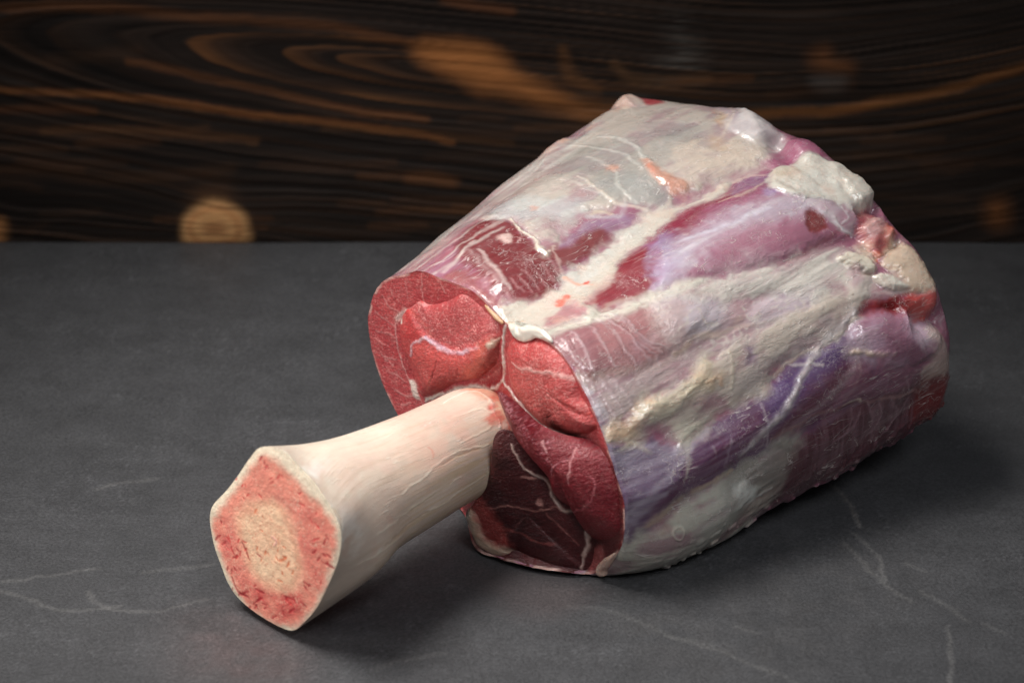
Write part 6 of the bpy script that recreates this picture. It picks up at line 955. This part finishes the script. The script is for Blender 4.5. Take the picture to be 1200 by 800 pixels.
# slate: dense where the photograph looks, coarse beyond
xs = np.concatenate([lines(-900, -262, 12)[:-1], lines(-262, 262, 1.1), lines(262, 900, 12)[1:]])
ys = np.concatenate([lines(100, 520, 12)[:-1], lines(520, 760, 1.0), lines(760, WALL_Y * 1000 - 1, 2.0)[1:]])
X, Y = np.meshgrid(xs, ys, indexing='ij')
base = s2l((61, 61, 63))[None, None] * (.86 + .28 * fbm(X * .012, Y * .012, 3, 4))[..., None]
base = base * (1 + .22 * (fbm(X * .05 + Y * .02, Y * .11, 5, 4) - .5))[..., None]
c, h, _ = paint(X, Y, SLATE, base, 2.0, 1.0, .5)
sp = sstep(.74, .9, noise(X * 1.9, Y * 1.9, 4)) * sstep(.45, .7, fbm(X * .03, Y * .05, 8, 3))
c = c * (1 + .5 * sp[..., None])
h = h + 1.1 * (fbm(X * .02, Y * .03, 1, 4) - .5) + .35 * (ridge(X * .03 + Y * .012, Y * .07, 6, 4) - .5)
h = h - .9
h = np.minimum(h, -.15)
slate = sheet_solid(X, Y, h, lambda x, y, z: np.stack([x / 1000, y / 1000, z / 1000], -1), 12, 'slate_tabletop', c, slate_mat())
slate['kind'] = 'structure'; slate['label'] = 'dark grey slate slab with pale veins under the beef shank'

# plank
xs = np.concatenate([lines(-900, -300, 6)[:-1], lines(-300, 300, 1.1), lines(300, 900, 6)[1:]]); zs = np.concatenate([lines(-10, 150, .8), lines(150, 270, 4)[1:]])
X, Z = np.meshgrid(xs, zs, indexing='ij')
# growth rings: long nested tongues whose tips point left, bent round the knots
px = X / .41 + 600; py = 281 - Z / .44
for kx, ky, rx, ry, am in ((252, 264, 90, 34, 26), (0, 270, 60, 26, 18), (962, 74, 60, 20, 10), (1170, 250, 50, 18, 8)):
    py = py + am * np.tanh((py - ky) / (ry * .8)) * np.exp(-((px - kx) / rx) ** 2 - ((py - ky) / (ry * 1.6)) ** 2)
yc = 64 + .10 * (px - 400) - .00042 * np.maximum(px - 800, 0) ** 2 - .02 * np.minimum(px - 300, 0)
dy = py - yc
dy = np.where(dy > 0, dy / 1.4, dy * 1.25)
ring_d = np.sqrt(dy ** 2 + (.115 * np.minimum(px - 520, 0)) ** 2) + 4 * (fbm(px * .006, py * .03, 15, 3) - .5) + 1.5 * (fbm(px * .03, py * .05, 18, 3) - .5)
bnd = np.array([-9, 5, 14.5, 21.5, 34, 43, 52, 60, 71, 80, 92, 101, 112, 124, 133, 146, 158, 171, 185, 200, 230], float)
amp = np.array([1.0, .55, .75, .85, .22, .3, .5, .25, .42, .2, .38, .25, .3, .42, .2, .35, .25, .3, .2, .3])
ri = np.clip(np.searchsorted(bnd, ring_d.ravel()).reshape(ring_d.shape) - 1, 0, len(amp) - 1)
ru = np.clip((ring_d - bnd[ri]) / (bnd[ri + 1] - bnd[ri]), 0, 1)
late = ru ** 2.2 * (1 - sstep(.9, 1.0, ru)) * 1.25 * amp[ri]
late = late * (.30 + .95 * sstep(.3, .65, fbm(px * .006, ring_d * .07, 25, 3)))
late = late * np.where(ring_d < 36, .4 + .7 * sstep(560, 380, px), .42)
b2 = noise(ring_d * .33, px * .002, 6); b3 = noise(ring_d * .9, px * .006, 8)
patch = sstep(.35, .62, fbm(px * .007, py * .022, 12, 3))
warm = np.clip(late * (.75 + .5 * b2), 0, 1)[..., None]
base = s2l((40, 31, 26))[None, None] * (.68 + .5 * b2)[..., None] * (.8 + .4 * b3)[..., None]
base = base * (1 + .5 * patch[..., None]) * (1 - warm) + warm * s2l((122, 80, 48))
base = base * .78 * (.8 + .4 * fbm(px * .02, py * .35, 21, 3))[..., None]
c, h, pm = paint(X, Z, WOOD, base, 4.0, .5, 0.0)
c = c * (.82 + .18 * b2 + .18 * b3)[..., None]
h = h + .6 * (b2 - .5) + .25 * (b3 - .5)
plank = sheet_solid(X, Z, h, lambda x, z, d: np.stack([x / 1000, WALL_Y - d / 1000, z / 1000], -1), 22, 'wooden_plank', c, wood_mat())
mk = pm['knot']; qk = grid_quads(*X.shape, False); sel = qk[(mk > .3).ravel()[qk].all(1)]
used = np.unique(sel); remap = np.full(mk.size, -1); remap[used] = np.arange(len(used))
kv = np.stack([X / 1000, WALL_Y - (h + (mk - .4) * .5) / 1000, Z / 1000], -1).reshape(-1, 3)
mesh_from('knot', kv[used], remap[sel], c.reshape(-1, 3)[used], plank.data.materials[0], plank)
plank['label'] = 'dark stained pine plank with orange grain and a round knot behind the slate'
plank['category'] = 'plank'

# ================================================================ the shank
shank = bpy.data.objects.new('beef_shank', None); COL.objects.link(shank)
shank.location = (0, 0, 0); shank.empty_display_size = .05
shank['label'] = 'raw beef shank with purple muscle, white membrane and a sawn marrow bone, lying on slate'
shank['category'] = 'meat'

# ---- outer muscle with its sheets of membrane and fat
P, U, V = tube_grid(TUBE, TUBE_U, .36, 68.0, PHI_VIS, 0)
n = normals(P)
if ((P - P.mean((0, 1))) * n).sum() < 0: n = -n
base = s2l((150, 92, 112))[None, None] * (.8 + .4 * fbm(U * .05, V * .05, 1, 4))[..., None]
c, h, masks = paint(U, V, SIDE, base, 1.0, 1.0)
# sinew haze and fibres all over
f1 = sstep(.55, .8, fbm(U * .03, V * .9, 31, 3)) * sstep(.4, .65, fbm(U * .04, V * .06, 33, 3))
c = c * (1 - .09 * f1[..., None]) + .09 * f1[..., None] * s2l((216, 204, 200))
f2 = sstep(.80, .95, ridge(U * .11, V * .16, 35, 3)) * sstep(.42, .6, fbm(U * .03, V * .03, 37, 3))
c = c * (1 - .16 * f2[..., None]) + .16 * f2[..., None] * s2l((220, 208, 204))
f3 = sstep(.35, .8, fbm(U * .035 + 3, V * .10, 39, 3))
c = c * (1 - .05 * f3[..., None]) + .05 * f3[..., None] * s2l((204, 196, 198))
c = c * (.95 + .10 * fbm(U * .4, V * .8, 41, 3))[..., None]
h = h + 1.6 * (fbm(U * .04, V * .07, 43, 2) - .5) + .22 * (ridge(U * .05, V * .16, 45, 2) - .5) + .07 * (fbm(U * .25, V * .9, 47, 2) - .5) + .06 * f2
h = h + (2.2 * (fbm(U * .16, V * .16, 44, 3) - .5) + .8 * sstep(.72, .9, noise(U * .4, V * .4, 46))) * sstep(22, 4, np.abs(V + 2)) * sstep(8, 25, U)
edge = sstep(0, 2.0, U)
h = h * (.25 + .75 * edge) + (1 - sstep(0, 6, U)) * 1.6 * (fbm(V * .11, V * 0 + 3, 49, 3) - .5)
PD = P + n * (h / 1000)[..., None]
PD[..., 2] = np.maximum(PD[..., 2], .0004)
nn, mm = U.shape
Q = grid_quads(nn, mm, True)[:, ::-1]
muscle = mesh_from('outer_muscle', PD.reshape(-1, 3), Q, c, M_SKIN, shank, uv=(U, V))
nD = normals(PD)
if (nD * n).sum() < 0: nD = -nD
FATTY = {'fat_lump', 'fat_cap', 'fat_knob', 'fat_lobe', 'fat_tag', 'gristle', 'fascia'}
for key, mk in masks.items():
    name = key.rstrip('0123456789')
    t = np.minimum(mk, sstep(0, 1, mk) * 1.2)
    off = (t - .4) * .00035
    S = PD + nD * off[..., None]
    vm = (mk > .3).ravel()
    sel = Q[vm[Q].all(1)]
    if not len(sel): continue
    used = np.unique(sel); remap = np.full(nn * mm, -1); remap[used] = np.arange(len(used))
    mesh_from(name, S.reshape(-1, 3)[used], remap[sel], c.reshape(-1, 3)[used], M_FAT if name in FATTY else M_SKIN, shank, uv=(U.ravel()[used], V.ravel()[used]))

def fan_mesh(name, G, c, mat, parent, uv=None):
    n_, m_ = G.shape[:2]
    q = grid_quads(n_, m_, True)
    fn = np.cross(G[0, 1] - G[0, 0], G[1, 0] - G[0, 0])
    d = np.array(FACE_DIR)
    if fn @ d < 0: q = q[:, ::-1]
    return mesh_from(name, G.reshape(-1, 3), q, c, mat, parent, uv=uv)

# ---- the cut end
rim = PD[0][np.linspace(0, mm, 240, endpoint=False).astype(int)]
rim = PD[0]
def face_part(name, G, layers, mat, seed, parent, skirt=0):
    x, y = plane_xy(G, FACE_FRAME)
    c, h, masks = paint(x, y, layers, np.ones(G.shape) * s2l((160, 40, 46)), seed, .8)
    c = c * (.80 + .40 * fbm(x * .9, y * .9, seed + 50, 4))[..., None]
    lv = np.clip(c[..., :1] / .45, 0, 1)
    c = c * (1 - .07 * lv) + .07 * lv * s2l((196, 120, 116))
    gr = sstep(.62, .82, noise(x * 1.7, y * 1.7, seed + 51)) * sstep(.4, .6, fbm(x * .3, y * .3, seed + 52, 3))
    gr = (.18 * gr)[..., None] * lv
    c = c * (1 - gr) + gr * s2l((226, 160, 150))
    h = h + .5 * (fbm(x * .15, y * .15, seed + 53, 3) - .5) + .10 * (fbm(x * .9, y * .9, seed + 54, 3) - .5)
    k = np.ones(G.shape[0]); k[:3] = (0, .3, .7)
    h = np.where(h < -.8, -.8 + (h + .8) * sstep(0, .45, np.linspace(0, 1, G.shape[0]))[:, None], h)
    G = G + np.array(FACE_DIR) * (h * k[:, None] / 1000)[..., None]
    if name == 'cut_end':     # pale membrane edge all round
        rw = np.linspace(1, 0, G.shape[0])[:, None] ** .8
        e = (sstep(.978, .994, rw) * sstep(.35, .7, fbm(x * .2, y * .2, 5, 3)))[..., None] * .7
        c = c * (1 - e) + e * s2l((214, 176, 166))
    o = fan_mesh(name, G, c, mat, parent, (x, y))
    for key, mk in masks.items():
        q = grid_quads(*G.shape[:2], True)
        vm = (mk > .3).ravel(); sel = q[vm[q].all(1)]
        if not len(sel): continue
        if np.cross(G[0, 1] - G[0, 0], G[1, 0] - G[0, 0]) @ np.array(FACE_DIR) < 0: sel = sel[:, ::-1]
        S = G + np.array(FACE_DIR) * ((np.minimum(mk, 1) - .4) * .0004)[..., None]
        used = np.unique(sel); remap = np.full(mk.size, -1); remap[used] = np.arange(len(used))
        mesh_from(key, S.reshape(-1, 3)[used], remap[sel], c.reshape(-1, 3)[used], M_FAT, parent, uv=(x.ravel()[used], y.ravel()[used]))
    return o

qf = np.linspace(0, 24, 900, endpoint=False)
R = loft(np.asarray(TUBE)[:1].repeat(2, 0), np.array([0.0]), qf)[0]
# stitch exactly onto the rim of the outer muscle
ph = np.degrees(PHI_VIS) % 360; order = np.argsort(ph)
rimc = np.stack([np.interp(qf * 15, ph[order], PD[0][order][:, k], period=360) for k in range(3)], -1)
rho = np.linspace(1, 0, 261) ** .8
C = np.array(FACE_C)
G = C + rho[:, None, None] * (rimc[None] - C)
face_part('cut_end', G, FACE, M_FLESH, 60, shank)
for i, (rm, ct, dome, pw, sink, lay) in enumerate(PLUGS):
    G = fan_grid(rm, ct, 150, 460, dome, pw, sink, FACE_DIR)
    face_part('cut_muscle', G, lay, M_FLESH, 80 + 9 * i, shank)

# ---- bone
PB, UB, VB = tube_grid(BONE, BONE_U, .42, 34.0, np.radians(np.concatenate([np.arange(-40, 220, .65), np.arange(220, 320, 2.5)])), 0)
nb = normals(PB)
if ((PB - PB.mean((0, 1))) * nb).sum() < 0: nb = -nb
base = s2l((216, 195, 178))[None, None] * (.9 + .2 * fbm(UB * .05, VB * .05, 71, 4))[..., None]
c, h, _ = paint(UB, VB, BONE_L, base, 7.0, 1.0)
st = sstep(.5, .8, fbm(UB * .05, VB * .5, 73, 3))[..., None]
c = c * (1 - .18 * st) + .18 * st * s2l((190, 160, 126))
h = h + 1.2 * (fbm(UB * .03, VB * .05, 75, 2) - .5) + .08 * (fbm(UB * .05, VB * .4, 77, 2) - .5)
PBD = PB + nb * (h * (.3 + .7 * sstep(0, 2, UB)) / 1000)[..., None]
PBD[..., 2] = np.maximum(PBD[..., 2], .0002)
bone_o = mesh_from('bone', PBD.reshape(-1, 3), grid_quads(*UB.shape, True)[:, ::-1], c, M_BONE, shank, uv=(UB, VB))
phb = np.degrees(np.concatenate([np.arange(-40, 220, .65), np.arange(220, 320, 2.5)]) * math.pi / 180) % 360; order = np.argsort(phb)
qf = np.linspace(0, 360, 600, endpoint=False)
rb = np.stack([np.interp(qf, phb[order], PBD[0][order][:, k], period=360) for k in range(3)], -1)
rho = np.linspace(1, 0, 171) ** .8
C = np.array(BONE_C)
G = C + rho[:, None, None] * (rb[None] - C)
G = G + ((.0012 * (1 - rho ** 6))[:, None, None] * np.array(BONE_DIR))
x, y = plane_xy(G, BONE_FRAME)
c, h, _ = paint(x, y, BONE_FACE, np.ones(G.shape) * s2l((230, 212, 188)), 90, .45, .6)
c = c * (.86 + .28 * fbm(x * .8, y * .8, 91, 4))[..., None]
k = np.ones(G.shape[0]); k[:3] = (0, .3, .7)
h = h + .3 * (fbm(x * .25, y * .25, 93, 2) - .5) + .12 * (fbm(x * 1.1, y * 1.1, 95, 2) - .5)
G = G + np.array(BONE_DIR) * (h * k[:, None] / 1000)[..., None]
fan_mesh('marrow', G, c, M_MARROW, bone_o)


# ---- torn bits of fat and membrane along the cut edge
for name, pth, rr, cl in FLAPS:
    q = np.linspace(0, len(pth) - 1, 60)
    i, w = cubic_w(q, len(pth), False)
    path = (np.array(pth)[i] * w[:, :, None]).sum(1)
    rad = (np.array(rr)[i] * w[:, :]).sum(1)
    rad = rad * np.sqrt(np.clip(np.minimum(q, len(pth) - 1 - q) * 3, 0.0004, 1))
    tg = np.gradient(path, axis=0); tg /= np.linalg.norm(tg, axis=1, keepdims=True)
    d = np.array(FACE_DIR); e1 = np.cross(tg, d); e1 /= np.linalg.norm(e1, axis=1, keepdims=True); e2 = np.cross(e1, tg)
    an = np.linspace(0, 2 * math.pi, 40, endpoint=False)
    tx = q[:, None] * 3 + 0 * an; ty = np.cos(an)[None] * 2 + 0 * tx; tz = np.sin(an)[None] * 2 + 0 * tx
    wob = rad[:, None] * (1 + .5 * (noise(tx * .5, ty * .8, tz * .8) - .5))
    T = path[:, None] + (e1[:, None] * np.cos(an)[None, :, None] + e2[:, None] * np.sin(an)[None, :, None] * .6) * wob[..., None]
    T[..., 2] = np.maximum(T[..., 2], .0003)
    cc = s2l(cl) * (.85 + .3 * fbm(tx * .3, ty * .5, 3, 2))[..., None]
    mesh_from(name, T.reshape(-1, 3), grid_quads(60, 40, True), cc, M_FAT, shank, uv=(tx, ty))
